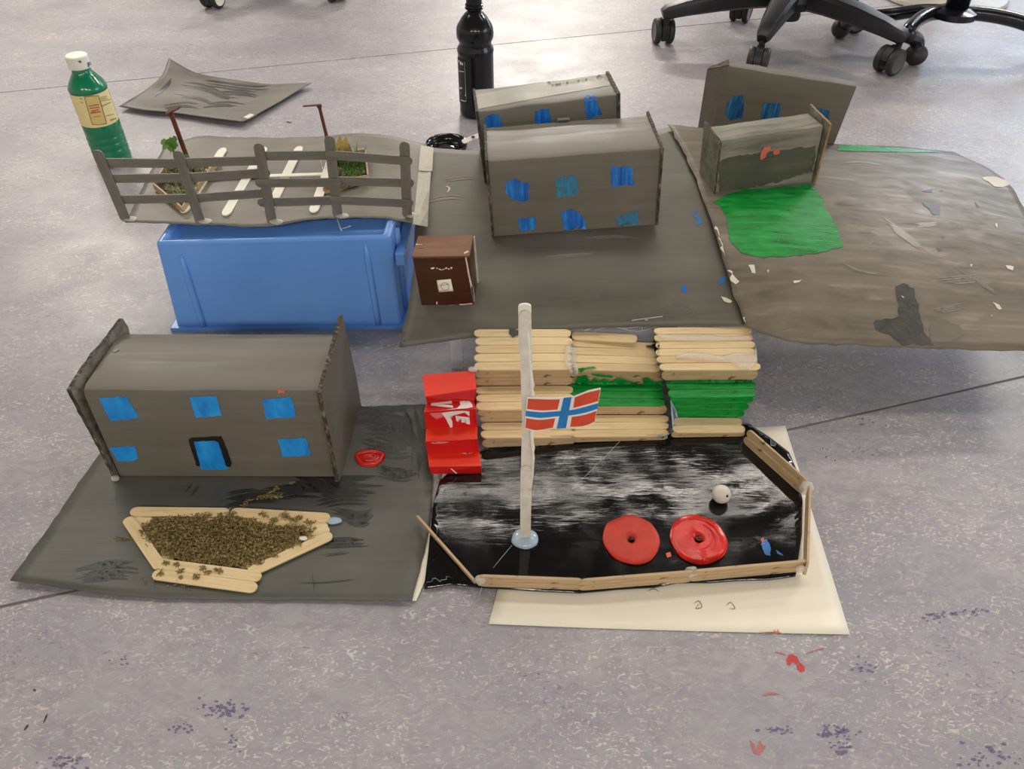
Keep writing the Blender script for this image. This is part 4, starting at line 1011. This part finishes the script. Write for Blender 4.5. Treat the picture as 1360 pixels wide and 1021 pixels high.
# ------------------------------------------------------------------ grandstand of sticks
gs = thing('grandstand', 'three-tier grandstand of ice-lolly sticks, partly painted green, behind the black ground', 'grandstand', G(800, 590, 0))
def chain(px, h0):
    """profile from pixel rows: riser, tread, riser, tread, riser, tread (last one rises a little)"""
    P = [G(*px[0], h0)]
    for i, q in enumerate(px[1:]):
        if i % 2 == 0: P.append(atY(q[0], q[1], P[-1].y))
        elif i < 5: P.append(G(q[0], q[1], P[-1].z))
        else:
            d = ray(*q); P.append(on_plane(q[0], q[1], P[-1], Vector((0, -sin(radians(10)), cos(radians(10))))))
    return P
cols = [dict(l=[(642, 597), (641, 582), (640, 561), (634, 545), (632, 513), (632, 492), (630, 437)], r=[(764, 589), (764, 581), (763, 560), (761, 543), (760, 512), (760, 491), (757, 437)], n=(1, 2, 2, 3, 2, 5), green=()),
        dict(l=[(760, 589), (759, 581), (758, 551), (757, 539), (757, 510), (757, 492), (760, 440)], r=[(886, 584), (886, 579), (886, 551), (884, 539), (880, 510), (876, 494), (873, 446)], n=(1, 3, 1, 3, 2, 5), green=(3,)),
        dict(l=[(893, 582), (893, 575), (896, 554), (890, 529), (884, 506), (876, 492), (869, 435)], r=[(989, 580), (988, 574), (985, 555), (1003, 527), (1002, 505), (1009, 491), (997, 434)], n=(1, 2, 3, 2, 1, 6), green=(2, 3))]
ends = []
for ci, c in enumerate(cols):
    Lp, Rp = chain(c['l'], .006), chain(c['r'], .006); ends.append((Lp, Rp))
    for si in range(6):
        a0, a1, b0, b1 = Lp[si], Lp[si+1], Rp[si], Rp[si+1]
        n = c['n'][si]
        seg = ((a1-a0)+(b1-b0))/2; nn = (b0-a0).cross(seg).normalized()
        if nn.z < 0 and si % 2 == 1: nn = -nn
        if si % 2 == 0 and nn.y > 0: nn = -nn
        wsc = seg.length/n/SW*1.0
        for k in range(n):
            t = (k+.5)/n; p, q = a0.lerp(a1, t), b0.lerp(b1, t)
            x = (q-p).normalized(); ov = .0015*(rnd.random()-.5)*2 if si % 2 else 0
            off = nn*(-.001 + (.0006*rnd.random() if si % 2 else -.001))
            kind = 'green' if si in c['green'] else ('bare' if si % 2 else 'old')  # risers get the duller stick, their shade put into its colour
            if ci == 1 and si == 5 and k == 4: continue
            nm = 'seat_stick' if si % 2 else 'riser_stick'
            stick(nm, kind, p - x*(.001)+x*ov+off, q + x*.001+x*ov+off, nn, gs, wscale=wsc*(.91 if si % 2 else .93))
Lp, Rp = ends[1]
top_a, top_b = on_plane(759, 447, Lp[6], Vector((0, -.17, .985))), on_plane(846, 451, Lp[6], Vector((0, -.17, .985)))
stick('seat_stick', 'bare', top_a+Vector((0,0,.0015)), top_b+Vector((0,0,.0015)), (0, -.2, 1), gs)
# side cheeks and back board of grey card that carry the tiers
def cheek(P, sx):
    prof = [Vector(p)+Vector((0, .002, -.0035)) for p in P]; prof[0].z = .0045
    prof += [Vector((P[6].x, P[6].y, .0045))]
    m = len(prof); V = prof + [p+Vector((sx, 0, 0)) for p in prof]
    return V, [tuple(range(m)), tuple(range(2*m-1, m-1, -1))] + [(i, (i+1) % m, (i+1) % m+m, i+m) for i in range(m)]
obj('side_board', *cheek([p+Vector((.004,0,0)) for p in ends[0][0]], .002), M['card_edge'], gs)
obj('side_board', *cheek([p+Vector((-.002,0,0)) for p in ends[1][0]], .002), M['card_edge'], gs)
obj('side_board', *cheek([p+Vector((-.004,0,0)) for p in ends[1][1]], .002), M['card_edge'], gs)
obj('side_board', *cheek([p+Vector((-.006,0,0)) for p in ends[2][1]], -.002), M['card_edge'], gs)
# register a solid for dropping paint and glue on it
gv, gf = [], []
for Lp, Rp in ends:
    n0 = len(gv); gv += Lp + Rp
    gf += [(n0+i, n0+7+i, n0+8+i, n0+1+i) for i in range(6)]
BV['stand'] = BVHTree.FromPolygons(gv, gf)
zg = lambda P: [(740+x/4, 410+y/4) for x, y in P]
patch('green_drip', [zg(q) for q in ([(95, 390), (110, 350), (140, 372), (155, 345), (175, 385), (200, 362), (225, 380), (260, 365), (285, 385), (330, 360), (380, 380), (440, 395), (440, 412), (95, 410)], [(105, 322), (190, 312), (210, 322), (120, 330)], [(180, 340), (300, 352), (290, 362), (190, 350)], [(450, 365), (480, 360), (520, 385), (600, 378), (800, 372), (1030, 380), (1040, 395), (800, 400), (460, 395)])], 'stand', M['green_paint'], gs, off=.0022, jit=1, step=3)
gv2 = patch('glue_smear', [zg(q) for q in ([(625, 262), (700, 240), (800, 245), (870, 262), (940, 240), (1060, 248), (1072, 292), (1050, 296), (1020, 325), (970, 318), (920, 290), (820, 280), (700, 272)], [(525, 140), (640, 150), (800, 145), (900, 158), (1020, 150), (1030, 165), (800, 178), (560, 168)])], 'stand', M['glue'], gs, off=.0018, jit=1, step=3, th=.0015)
patch('glue_smear', [(750, 462), (758, 456), (765, 465), (764, 480), (768, 494), (760, 497), (750, 486)], 'stand', M['glue'], gs, off=.0018, jit=1, step=3, th=.0012)
patch('glue_smear', zg([(598, 540), (630, 530), (636, 560), (618, 600), (604, 660), (586, 665), (592, 600)]), 'stand', M['glue_blue'], gs, off=.002, jit=1, step=3, th=.002)
patch('dark_smudge', [(676, 437), (690, 439), (689, 446), (681, 449), (676, 444)], 'stand', M['black_line'], gs, off=.0016, jit=1, step=3)
patch('dark_smudge', [zg(q) for q in ([(470, 200), (540, 185), (545, 215), (530, 240), (500, 212)],)], 'stand', M['black_line'], gs, off=.0016, jit=2, step=3)
bk = ends[1][1][6]
ths = []
for q in ([(775, 440), (800, 432), (830, 436), (868, 430)], [(790, 438), (815, 434), (845, 440), (872, 434)], [(852, 441), (854, 428), (860, 425), (870, 434)], [(770, 440), (810, 430), (850, 424), (880, 420)]):
    ths.append(tube(bspl([atY(u, v, bk.y+.003) for u, v in q], 5), .0006, 5))
o = obj('glue_threads', *merge(ths), M['thread'], gs, smooth=True); o['kind'] = 'stuff'

# ------------------------------------------------------------------ red folded stairs
el = [(573, 629.7), (570, 619.5), (568, 603), (565, 586.6), (566, 569), (563, 547), (567, 534), (565, 527), (561, 497.5)]
er = [(639, 627), (639, 618.7), (637, 600), (634, 583.5), (634, 566), (632, 543), (630, 532), (633, 517), (630, 492)]
def zig(px, h0):
    P = [G(*px[0], h0)]
    for i, q in enumerate(px[1:]): P.append(atY(q[0], q[1], P[-1].y) if i % 2 == 0 else G(q[0], q[1], P[-1].z))
    return P
ml = [((a[0]+b[0])/2, (a[1]+b[1])/2) for a, b in zip(el, er)]
mp = zig(ml, .0075)
ZL, ZR = [], []
for i, p in enumerate(mp):
    ZL.append(G(*el[i], p.z)); ZR.append(G(*er[i], p.z))
sr = thing('red_stairs', 'red folded card stairs with white letters, left of the grandstand', 'stairs', mp[0])
fulls = []
for i in range(8):
    a, b, c, d = ZL[i], ZR[i], ZR[i+1], ZL[i+1]
    nn = (b-a).cross(d-a).normalized(); 
    if nn.dot(CP-a) < 0: nn = -nn
    t = nn*-.0008
    hv_, hf_ = hexa([a+t, b+t, c+t, d+t, a, b, c, d]); hf_[1:2] = [(4, 5, 6), (4, 6, 7)]
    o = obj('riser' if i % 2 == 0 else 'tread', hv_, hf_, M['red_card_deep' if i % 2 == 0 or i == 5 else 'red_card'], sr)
    fulls.append((a, b, c, d))
BV['stairs'] = BVHTree.FromPolygons([p for q in fulls for p in q], [t_ for i in range(8) for t_ in ((4*i, 4*i+1, 4*i+2), (4*i, 4*i+2, 4*i+3))])
# side support
P = [p+Vector((.004, .002, -.002)) for p in ZL]; P[0].z = .006
P += [Vector((P[-1].x, P[-1].y, .001))]
m = len(P)
obj('side_support', P+[p+Vector((.055, 0, 0)) for p in P], [(i, (i+1) % m, (i+1) % m+m, i+m) for i in range(8, m)] + [tuple(range(m)), tuple(range(2*m-1, m-1, -1))], M['red_card_deep'], sr)
zs = lambda P: [(555+x/6.38, 480+y/6.38) for x, y in P]
patch('white_letter', zs([(110, 358), (285, 338), (292, 360), (200, 366), (295, 376), (298, 396), (112, 378)]), 'stairs', M['white_print'], sr, off=.0009, step=3)
patch('white_letter', zs([(352, 342), (430, 330), (458, 362), (466, 390), (410, 402), (240, 412), (330, 400), (362, 372)]), 'stairs', M['white_print'], sr, off=.0009, step=3)
patch('white_letter', zs([(200, 430), (285, 418), (380, 412), (436, 418), (437, 460), (395, 428), (350, 440), (300, 452), (270, 462), (292, 500), (294, 550), (276, 557), (236, 480)]), 'stairs', M['white_print'], sr, off=.0009, step=3)
patch('white_letter', zs([(318, 456), (436, 470), (442, 530), (414, 526), (412, 490), (396, 488), (398, 515), (368, 512), (370, 484), (342, 480), (342, 506), (326, 500)]), 'stairs', M['white_print'], sr, off=.0006, step=3)
patch('torn_surface', zs([(100, 437), (195, 430), (225, 455), (200, 472), (160, 485), (125, 465)]), 'stairs', M['pink_torn'], sr, off=.0004, jit=1, step=3)
patch('torn_surface', zs([(105, 690), (140, 672), (270, 678), (230, 692), (150, 695)]), 'stairs', M['pink_torn'], sr, off=.0005, jit=.6, step=3)
patch('white_print_mark', zs([(350, 770), (470, 768), (455, 780), (420, 790), (385, 785)]), 'stairs', M['white_print'], sr, off=.0009, step=3)
patch('white_print_mark', zs([(278, 905), (288, 903), (335, 942), (322, 944)]), 'stairs', M['white_print'], sr, off=.0009, step=3)
obj('glue_blob', *blob(ZR[8]+Vector((-.002, 0, .002)), .006, .004, .003, 9), M['glue'], sr, smooth=True)

# ------------------------------------------------------------------ flagpole with flag
pbp = G(698, 718, .006)
fp = thing('flagpole', 'tall white painted stick flagpole carrying a red flag with blue and white cross', 'flagpole', pbp)
yb = pbp.y
def pole_pt(u, v): return atY(u, v, yb)
for i, (a, b, off, wsc) in enumerate((((697.5, 722), (699, 618), 0, .86), ((698.5, 640), (702, 520), .0022, .80), ((701, 560), (697, 412), 0, .80))):
    p, q = pole_pt(*a), pole_pt(*b); p.y += off; q.y += off
    stick('pole_stick', 'silver', p, q, (0, -1, 0), fp, wscale=wsc)
p, q = pole_pt(697, 470), pole_pt(697, 405); p.y += .0022; q.y += .0022
stick('pole_stick', 'white', p, q, (0, -1, 0), fp, wscale=.82)
# thick white paint run down the right edge
rp = [pole_pt(u, v)+Vector((0, -.0005, 0)) for u, v in ((701, 440), (703, 470), (706, 505), (707, 530), (706, 575), (708, 600), (707, 630), (704, 650))]
obj('paint_run', *tube(bspl(rp, 4), [.001+.0012*abs(noise.noise(Vector((i*.4, 1, 2))))*2 for i in range(29)], 8), M['white_paint'], fp, smooth=True)
obj('glue_base', *merge([blob(pbp+Vector((-.001, .001, .002)), .0150, .0130, .0060, 12, 20, .12)]), M['glue_blue'], fp, smooth=True)
# flag: a waving paper sheet with drawn cross
ca, cbm, cc_, cd = (699, 527), (803, 515), (796, 564), (697, 572)
ax_top = [(700, 527), (725, 528), (745, 528), (762, 526), (780, 519), (798, 515)]
ax_bot = [(697, 569), (712, 572.5), (735, 569), (755, 568), (775, 567), (790, 561)]
fy = yb-.0075
def flag_pt(s, t):
    k = s*(len(ax_top)-1); i = min(int(k), len(ax_top)-2); f = k-i
    def cr(A):
        P = [Vector((*A[max(0, min(len(A)-1, i+j))], 0)) for j in (-1, 0, 1, 2)]
        return .5*((2*P[1])+(P[2]-P[0])*f+(2*P[0]-5*P[1]+4*P[2]-P[3])*f*f+(3*P[1]-P[0]-3*P[2]+P[3])*f**3)
    a, b = cr(ax_top), cr(ax_bot); q = a.lerp(b, t)
    return atY(q.x, q.y, fy + .004*sin(s*5.2))
def band(s0, s1, t0, t1, off):
    ns, nt = 10, 6
    return [[flag_pt(s0+(s1-s0)*i/ns, t0+(t1-t0)*j/nt)+Vector((0, -off, 0)) for i in range(ns+1)] for j in range(nt+1)]
flg = obj('flag', *slab_from_grid(band(0, 1, 0, 1, 0), .0004, Vector((0, -1, 0))), M['white_print'], fp, smooth=False)
for nm, m, bs in (('red_field', 'flag_red', ((.02, .39, .05, .37), (.02, .39, .66, .96), (.62, .985, .05, .37), (.62, .985, .66, .96))), ('blue_cross', 'flag_blue', ((.0, 1.0, .435, .595), (.44, .565, .0, .435), (.44, .565, .595, 1.0)))):
    if nm == 'red_field':
        for b_ in bs: obj(nm, *slab_from_grid(band(*b_, .0005), .0003, Vector((0, -1, 0))), M[m], flg)
    else: obj(nm, *merge([slab_from_grid(band(*b_, .0005), .0003, Vector((0, -1, 0))) for b_ in bs]), M[m], flg)

# ------------------------------------------------------------------ red discs and bead
def disc(label, c, rx, ry, seed, gloss):
    p = on(*c, 'black', .0015)
    r = thing('red_disc', label, 'disc', p, group='red card discs on the black ground')
    V, Fs = [], []; n = 40; rings = [(.0, -.003), (.10, -.0025), (.20, .0022), (.26, .0030), (.5, .0022), (.8, .0020), (.97, .0018), (1.0, .0008), (.99, -.0008)]
    for k, z in rings:
        for i in range(n):
            a = 2*pi*i/n; q = 1 + .035*cos(round(a*8/(2*pi))*2*pi/8-a)**8 - .035 + .07*noise.noise(Vector((cos(a)*1.3, sin(a)*1.3, seed)))
            wv = .0008*noise.noise(Vector((cos(a)*k*3, sin(a)*k*3, seed+2)))
            V.append(p+Vector((rx*k*q*cos(a), ry*k*q*sin(a), z+wv)))
    for k in range(len(rings)-1):
        for i in range(n):
            j = (i+1) % n; Fs.append((k*n+i, (k+1)*n+i, (k+1)*n+j, k*n+j))
    obj('rim', V, Fs, M['red_paint'] if gloss else M['red_disc'], r, smooth=True)
    obj('hole', *blob(p+Vector((.001, 0, .0008)), .0045 if gloss else .0028, .0035 if gloss else .0022, .0022, seed, 12, .35), simple('dark_glue_hole', hx(72, 34, 20), .2), r, smooth=True)['label'] = 'dark hollow centre'
    if gloss:
        for k in range(3):
            R0 = rx*(.42+.18*k); a0 = -1.6+k*.7
            pt = [p+Vector((R0*cos(a), R0*ry/rx*sin(a), .0023)) for a in [a0+.12*j for j in range(18)]]
            obj('paint_ridge', *tube(pt, [.0004+.0009*sin(pi*j/17) for j in range(18)], 8), M['red_paint'], r, smooth=True)
disc('matt red card disc, the left one of the pair on the black ground', (838, 717), .0318, .0330, 3, False)
disc('wet glossy red disc with a hollow centre, right of the matt one', (927, 717), .0318, .0335, 8, True)
pb0 = on(956, 664, 'black', 0)
bd = thing('ball', 'small white wooden bead ball on the black painted ground', 'ball', pb0)
rb = .0107
prof = [(rb*sin(pi*k/24), -rb*cos(pi*k/24)) for k in range(1, 24)]
Mb = Matrix.Translation(pb0+Vector((0, 0, rb))) @ Matrix.Rotation(radians(55), 4, 'X') @ Matrix.Rotation(radians(25), 4, 'Y')
v_, f_ = lathe([(0.0016, -rb*.9)] + [q for q in prof if q[0] > .0016] + [(.0016, rb*.93), (.0014, rb*.4)], 28)
obj('bead', [Mb @ q for q in v_], f_, M['bead'], bd, smooth=True)
h_, hf_ = lathe([(.0013, rb*.5), (.0013, rb*.955)], 12)
obj('bead_hole', [Mb @ q for q in h_], hf_, M['wheel_rubber'], bd)

# ------------------------------------------------------------------ bottles
def bottle_arc(base, r, z0, z1, a0, a1, n=12):
    V = []
    for k in range(n+1):
        a = a0+(a1-a0)*k/n; V += [base+Vector((r*cos(a), r*sin(a), z0)), base+Vector((r*cos(a), r*sin(a), z1))]
    return V, [(2*k, 2*k+2, 2*k+3, 2*k+1) for k in range(n)]
gb = G(152, 213, 0)
bo = thing('paint_bottle', 'green paint bottle with white cap and cream label, on the floor behind the fence', 'bottle', gb)
R = .0335
def ringed(zs):
    out = []
    for z in zs: out += [(R, z-.0016), (R-.0017, z), (R, z+.0016)]
    return out
obj('body', *lathe([(.001, .002), (R-.004, .0), (R-.001, .003), (R, .008)] + ringed((.016, .032, .045, .057)) + [(R, .078), (R-.0008, .080), (R-.0008, .141), (R, .143), (R-.0006, .147), (R-.004, .154), (R-.012, .166), (R-.0165, .172), (R-.0175, .176), (.0155, .178), (.0155, .184)], 48, gb), M['green_bottle'], bo, smooth=True)
cap_p = [(.0182, .180), (.0190, .181), (.0192, .186), (.0187, .1875), (.0190, .194), (.0188, .200), (.0172, .202), (.001, .2025)]
cp = obj('cap', *lathe(cap_p, 40, gb), M['cap_white'], bo, autos=True); reg(cp, 'cap')
ang0 = atan2(-gb.y, -gb.x)
lb = obj('label', *bottle_arc(gb, R+.0001, .0815, .1405, ang0-1.45, ang0+1.25, 24), M['label_cream'], bo, smooth=True); lb['label'] = 'cream paper label'
reg(lb, 'glabel')
zl = lambda P: [(90+x/6.59, 65+y/6.59) for x, y in P]
patch('label_panel', zl([(146, 420), (268, 408), (340, 652), (216, 660)]), 'glabel', M['label_panel'], lb, off=.0003, step=4)
patch('label_frame', [stroke(zl(q), .9, False) for q in ([(146, 420), (205, 412), (268, 408)], [(268, 408), (305, 530), (340, 652)], [(340, 652), (280, 662), (216, 660)], [(146, 420), (180, 540), (216, 660)])], 'glabel', M['label_brown'], lb, off=.0005, step=3)
patch('label_lettering', [stroke(zl(q), wd, False) for q, wd in (([(185, 500), (270, 485)], 1.6), ([(190, 520), (275, 508)], 1.2), ([(205, 545), (270, 530)], 1.6), ([(200, 560), (285, 548)], 2.0))], 'glabel', M['label_red'], lb, off=.0006, step=2)
patch('label_lettering', [stroke(zl(q), wd, False) for q, wd in (([(285, 425), (340, 412)], .9), ([(288, 440), (350, 428)], .9), ([(292, 455), (375, 440)], .9), ([(300, 500), (375, 465)], 1.2), ([(228, 595), (285, 585)], 1.0), ([(335, 585), (400, 570)], .9), ([(370, 625), (425, 605)], 1.8), ([(105, 430), (125, 440)], 1.0), ([(115, 465), (135, 472)], 1.0))], 'glabel', M['label_grey'], lb, off=.0006, step=2)
patch('blue_paint_smear', zl([(168, 120), (195, 108), (205, 140), (200, 178), (178, 172)]), 'cap', M['blue_thin'], cp, off=.0004, step=2)
patch('dark_paint_smear', zl([(85, 105), (115, 100), (118, 118), (108, 125)]), 'cap', M['label_brown'], cp, off=.0004, step=2)

kb = G(634, 150, 0)
bo = thing('paint_bottle', 'black paint bottle standing behind the grey card buildings', 'bottle', kb)
R = .0375
obj('body', *lathe([(.001, .002), (R-.005, 0), (R-.001, .004), (R-.0005, .010), (R-.001, .012), (R-.001, .128), (R, .132), (R-.001, .138), (R-.0045, .144), (R-.005, .148), (R-.003, .153), (R-.0005, .158), (R, .165), (R-.0005, .175), (R-.003, .182), (R-.012, .196), (.0185, .204), (.0145, .207), (.0145, .212)], 48, kb), M['black_plastic'], bo, smooth=True)
obj('cap', *lathe([(.0148, .2125), (.0182, .2127), (.0182, .2145), (.0150, .2150), (.0150, .218), (.0178, .2185), (.0178, .2205), (.0152, .221), (.0155, .222), (.0155, .258), (.014, .260), (.001, .2605)], 36, kb), M['black_plastic'], bo, autos=True)
a0 = atan2(-kb.y, -kb.x)
lb = obj('label', *bottle_arc(kb, R-.0002, .028, .122, a0-1.5, a0-.62, 12), M['black_label'], bo, smooth=True); reg(lb, 'klabel')
zk = lambda P: [(590+x/6.375, y/6.375) for x, y in P]
patch('label_frame', [stroke(zk(q), .8, False) for q in ([(122, 600), (168, 608)], [(178, 470), (180, 610), (190, 855)], [(190, 855), (170, 855), (140, 845)])], 'klabel', M['white_print'], lb, off=.0004, step=3)
patch('label_lettering', [zk(q) for q in ([(120, 512), (130, 510), (128, 530), (122, 528)], [(135, 520), (148, 525), (145, 550), (136, 545)], [(152, 530), (160, 535), (158, 555), (152, 552)], [(132, 738), (152, 740), (152, 752), (132, 752)])], 'klabel', M['white_print'], lb, off=.0004, step=3)

# ------------------------------------------------------------------ loose grey sheet at the back
ls = thing('painted_sheet', 'loose grey painted paper sheet with one curled-up corner, behind the green bottle', 'paper', G(280, 130, 0))
ctrl = [[(224, 77, .045), (258, 95, .024), (300, 104, .010), (355, 111, .006), (414, 109, .012)],
        [(214, 100, .030), (250, 110, .016), (290, 118, .008), (345, 125, .006), (385, 126, .010)],
        [(190, 122, .012), (225, 128, .008), (265, 134, .006), (322, 142, .008), (352, 146, .010)],
        [(158, 141, .010), (195, 147, .010), (232, 150, .010), (290, 158, .012), (322, 161, .014)]]
reg(obj('sheet', *slab_from_grid(surf(ctrl, 8, 8, .002, 12, 4.0), .001), M['grey_sheet'], ls, smooth=True), 'loose')
for s in ([(240, 112), (270, 116), (300, 128), (330, 130)], [(262, 108), (290, 112), (340, 118), (375, 116)], [(230, 124), (262, 128), (285, 136)], [(205, 128), (222, 114), (232, 100)], [(285, 122), (320, 122), (350, 128)], [(270, 142), (300, 138), (330, 142)], [(218, 142), (250, 138), (275, 144)]):
    patch('brush_stroke', brush(s, 5.5, len(s)+int(s[0][0])), 'loose', M['dark_stroke'], ls, off=.0005, step=5, stuff=True)
patch('white_chip', [(323, 156), (332, 151), (340, 153), (330, 158)], 'loose', M['cream_chip'], ls, off=.0006, step=3)

# ------------------------------------------------------------------ paint dish and stick behind the middle card
pd = G(594, 203, .0)
dsh = thing('paint_dish', 'shallow black paint dish behind the tape strip on the floor', 'dish', pd)
Rd = .041
obj('dish', *lathe([(.001, .001), (Rd*.8, .0), (Rd*.96, .012), (Rd, .022), (Rd*.97, .0225), (Rd*.92, .012), (Rd*.75, .005), (.001, .0045)], 40, pd), M['black_plastic'], dsh, smooth=True)
obj('wet_paint', *blob(pd+Vector((0, 0, .006)), Rd*.8, Rd*.8, .005, 5, 24, .25), M['black_paint'], dsh, smooth=True)
q0, q1 = atY(614, 189, pd.y-.010), atY(650, 174, pd.y+.02)
sk = thing('mixing_stick', 'white stick with a dark smear lying against the black paint dish', 'stick', q0)
stick('stick', 'white', q0, q1, (0, -.3, 1), sk, wscale=.9)
obj('dark_smear', *blob(q0.lerp(q1, .40)+Vector((0, -.002, .003)), .004, .003, .0015, 2), M['black_line'], sk, smooth=True)

# ------------------------------------------------------------------ office chairs
def wheel_mesh(name, r, w, m1, m2):
    prof = [(.004, -w/2), (r*.72, -w/2), (r*.76, -w/2-.001), (r*.93, -w/2), (r, -w/2+.0025), (r, w/2-.0025), (r*.93, w/2), (r*.76, w/2+.001), (r*.72, w/2), (.004, w/2)]
    v, f = lathe(prof, 28); v = [Vector((q.x, q.z, q.y)) for q in v]
    fm = []
    for k in range(len(prof)-1): fm += [(0 if k in (0, 1, 7, 8) else 1)]*28
    fm += [0, 0]
    me = mesh_of(name, v, [tuple(reversed(q)) for q in f], [m1, m2], True, fm)
    return me
def caster(parent, pos, ang, wm_, top_z, rr=.030):
    c = Vector(pos); x = Vector((cos(ang), sin(ang), 0)); y = Vector((-sin(ang), cos(ang), 0))
    stem = c - x*.018
    hv = []
    def P(a, b, z): return c + x*a + y*b + Vector((0, 0, z))
    prof = [(-.024, .012), (-.030, .030), (-.026, .050), (-.010, .062), (.010, .060), (.024, .046), (.027, .034), (.010, .034), (-.008, .022)]
    n = len(prof); V = [P(a, -.0085, z) for a, z in prof] + [P(a, .0085, z) for a, z in prof]
    Fs = [tuple(range(n)), tuple(range(2*n-1, n-1, -1))] + [(i, i+n, (i+1) % n+n, (i+1) % n) for i in range(n)]
    tv = tube([stem+Vector((0, 0, .045)), stem+Vector((0, 0, top_z))], .0075, 12)
    hood = obj('caster', *merge([(V, Fs), tv]), M['chair_black'], parent, autos=True)
    for s in (-1, 1):
        inst('wheel', wm_, Matrix.Translation(c+y*(s*.0165)+Vector((0, 0, rr))) @ Matrix.Rotation(ang, 4, 'Z'), hood)
    return stem
WG = wheel_mesh('wheel', .030, .014, M['chair_wheel'], M['wheel_rubber'])
WW = wheel_mesh('wheel_white', .030, .014, M['wheel_white'], M['wheel_rubber'])
def office_chair(label, ctr, casters, wmesh, hub_z=.105):
    c = Vector((ctr[0], ctr[1], 0)); ch = thing('office_chair', label, 'chair', c, group='office chairs')
    obj('hub', *lathe([(.020, .052), (.030, .053), (.032, .062), (.030, .075), (.060, hub_z-.02), (.068, hub_z), (.060, hub_z+.022), (.045, hub_z+.03), (.030, hub_z+.032)], 32, c), M['chair_black'], ch, autos=True)
    for (p, ang) in casters:
        st = caster(ch, p, ang, wmesh, .074)
        d = (st-c); d.z = 0; L_ = d.length; d.normalize()
        zs_ = [(0.12, hub_z+.004), (.35, hub_z+.004), (.6, hub_z-.003), (.85, hub_z-.014), (1.0, hub_z-.024), (1.04, hub_z-.029)]
        obj('leg', *sweep([c+d*(L_*k)+Vector((0, 0, z)) for k, z in zs_], [.062, .058, .050, .040, .032, .022], [.046, .046, .042, .036, .030, .022]), M['chair_black'], ch, autos=True)
    obj('gas_column', *lathe([(.026, hub_z+.02), (.026, .26), (.014, .26), (.014, .40)], 24, c), M['chair_black'], ch, autos=True)
    # seat above the picture
    V, Fs = [], []
    n = 40
    for (k, z) in ((.0, .405), (.85, .405), (.98, .42), (1.0, .44), (.98, .462), (.85, .475), (.0, .478)):
        for i in range(n):
            a = 2*pi*i/n; ca, sa = cos(a), sin(a); q = (abs(ca)**3.2+abs(sa)**3.2)**(-1/3.2)
            V.append(c+Vector((.235*q*ca*k, .225*q*sa*k, z)))
    for k in range(6):
        for i in range(n):
            j = (i+1) % n; Fs.append((k*n+i, k*n+j, (k+1)*n+j, (k+1)*n+i))
    obj('seat', V, Fs, M['fabric_blue'], ch, smooth=True)
    return ch
def fl_(u, v): p = G(u, v, 0); return (p.x, p.y, 0)
office_chair('black five-legged office chair on grey twin casters at the top right', (.690, 2.085), ((fl_(879, 57), radians(95)), (fl_(1003, 98), radians(250)), (fl_(1176, 97), radians(215)), (fl_(982, 28), radians(60)), (fl_(1130, 41), radians(10))), WG)
office_chair('office chair with white-faced casters, only one caster showing at the top left edge', (-.70, 2.62), ((fl_(285, 10), radians(72)), ((-.98, 2.62, 0), radians(170)), ((-.79, 2.92, 0), radians(100)), ((-.43, 2.76, 0), radians(20)), ((-.50, 2.40, 0), radians(-50))), WW)

# ------------------------------------------------------------------ tube-legged chair and round pedestal at the right
def gz(u, v, y=None, h=0.0): return G(u, v, h)
hub = G(1268, 16, .10)
tc = thing('tube_chair', 'black bent-tube chair base with a ball foot at the top right corner', 'chair', Vector((hub.x, hub.y, 0)))
ball = G(1212, 86, 0)
obj('leg', *tube(bspl([hub, G(1238, 18, .095), G(1218, 28, .090), G(1205, 45, .080), Vector((ball.x-.006, ball.y+.01, .055)), Vector((ball.x, ball.y, .03))], 6), .0165, 14), M['tube_black'], tc, smooth=True)
obj('ball_foot', *blob(ball+Vector((0, 0, .024)), .026, .026, .024, 1, 24, .0), M['wheel_rubber'], tc, smooth=True)
far = G(1400, 66, 0)
obj('leg', *tube(bspl([hub, G(1310, 19, .098), G(1350, 27, .09), G(1385, 40, .07), Vector((far.x, far.y, .03))], 6), .0165, 14), M['tube_black'], tc, smooth=True)
obj('ball_foot', *blob(far+Vector((0, 0, .024)), .026, .026, .024, 1, 24, .0), M['wheel_rubber'], tc, smooth=True)
lf = G(1118, 40, 0)
obj('leg', *tube(bspl([hub, G(1225, 14, .09), G(1180, 20, .08), G(1140, 24, .065), Vector((G(1118, 34, .03).x, G(1118, 34, .03).y, .028))], 6), .0150, 14), M['tube_black'], tc, smooth=True)
obj('ball_foot', *blob(Vector((G(1118, 34, .03).x, G(1118, 34, .03).y, .024)), .024, .024, .024, 1, 20, .0), M['wheel_rubber'], tc, smooth=True)
obj('column', *tube([hub+Vector((0, 0, -.012)), hub+Vector((0, 0, .30))], .026, 20), M['tube_black'], tc, smooth=True)
obj('collar', *lathe([(.028, -.016), (.05, -.010), (.05, .004), (.03, .012)], 28, hub), M['tube_black'], tc, autos=True)
ped = G(1250, -6, 0)
pt_ = thing('pedestal_base', 'round beige-grey metal table foot behind the tube chair', 'table', ped)
obj('foot_plate', *lathe([(.001, .0), (.175, 0), (.178, .004), (.172, .010), (.08, .022), (.032, .03), (.001, .03)], 56, ped), M['ped_grey'], pt_, autos=True)
obj('column', *lathe([(.028, .028), (.028, .70)], 28, ped), M['ped_grey'], pt_, autos=True)
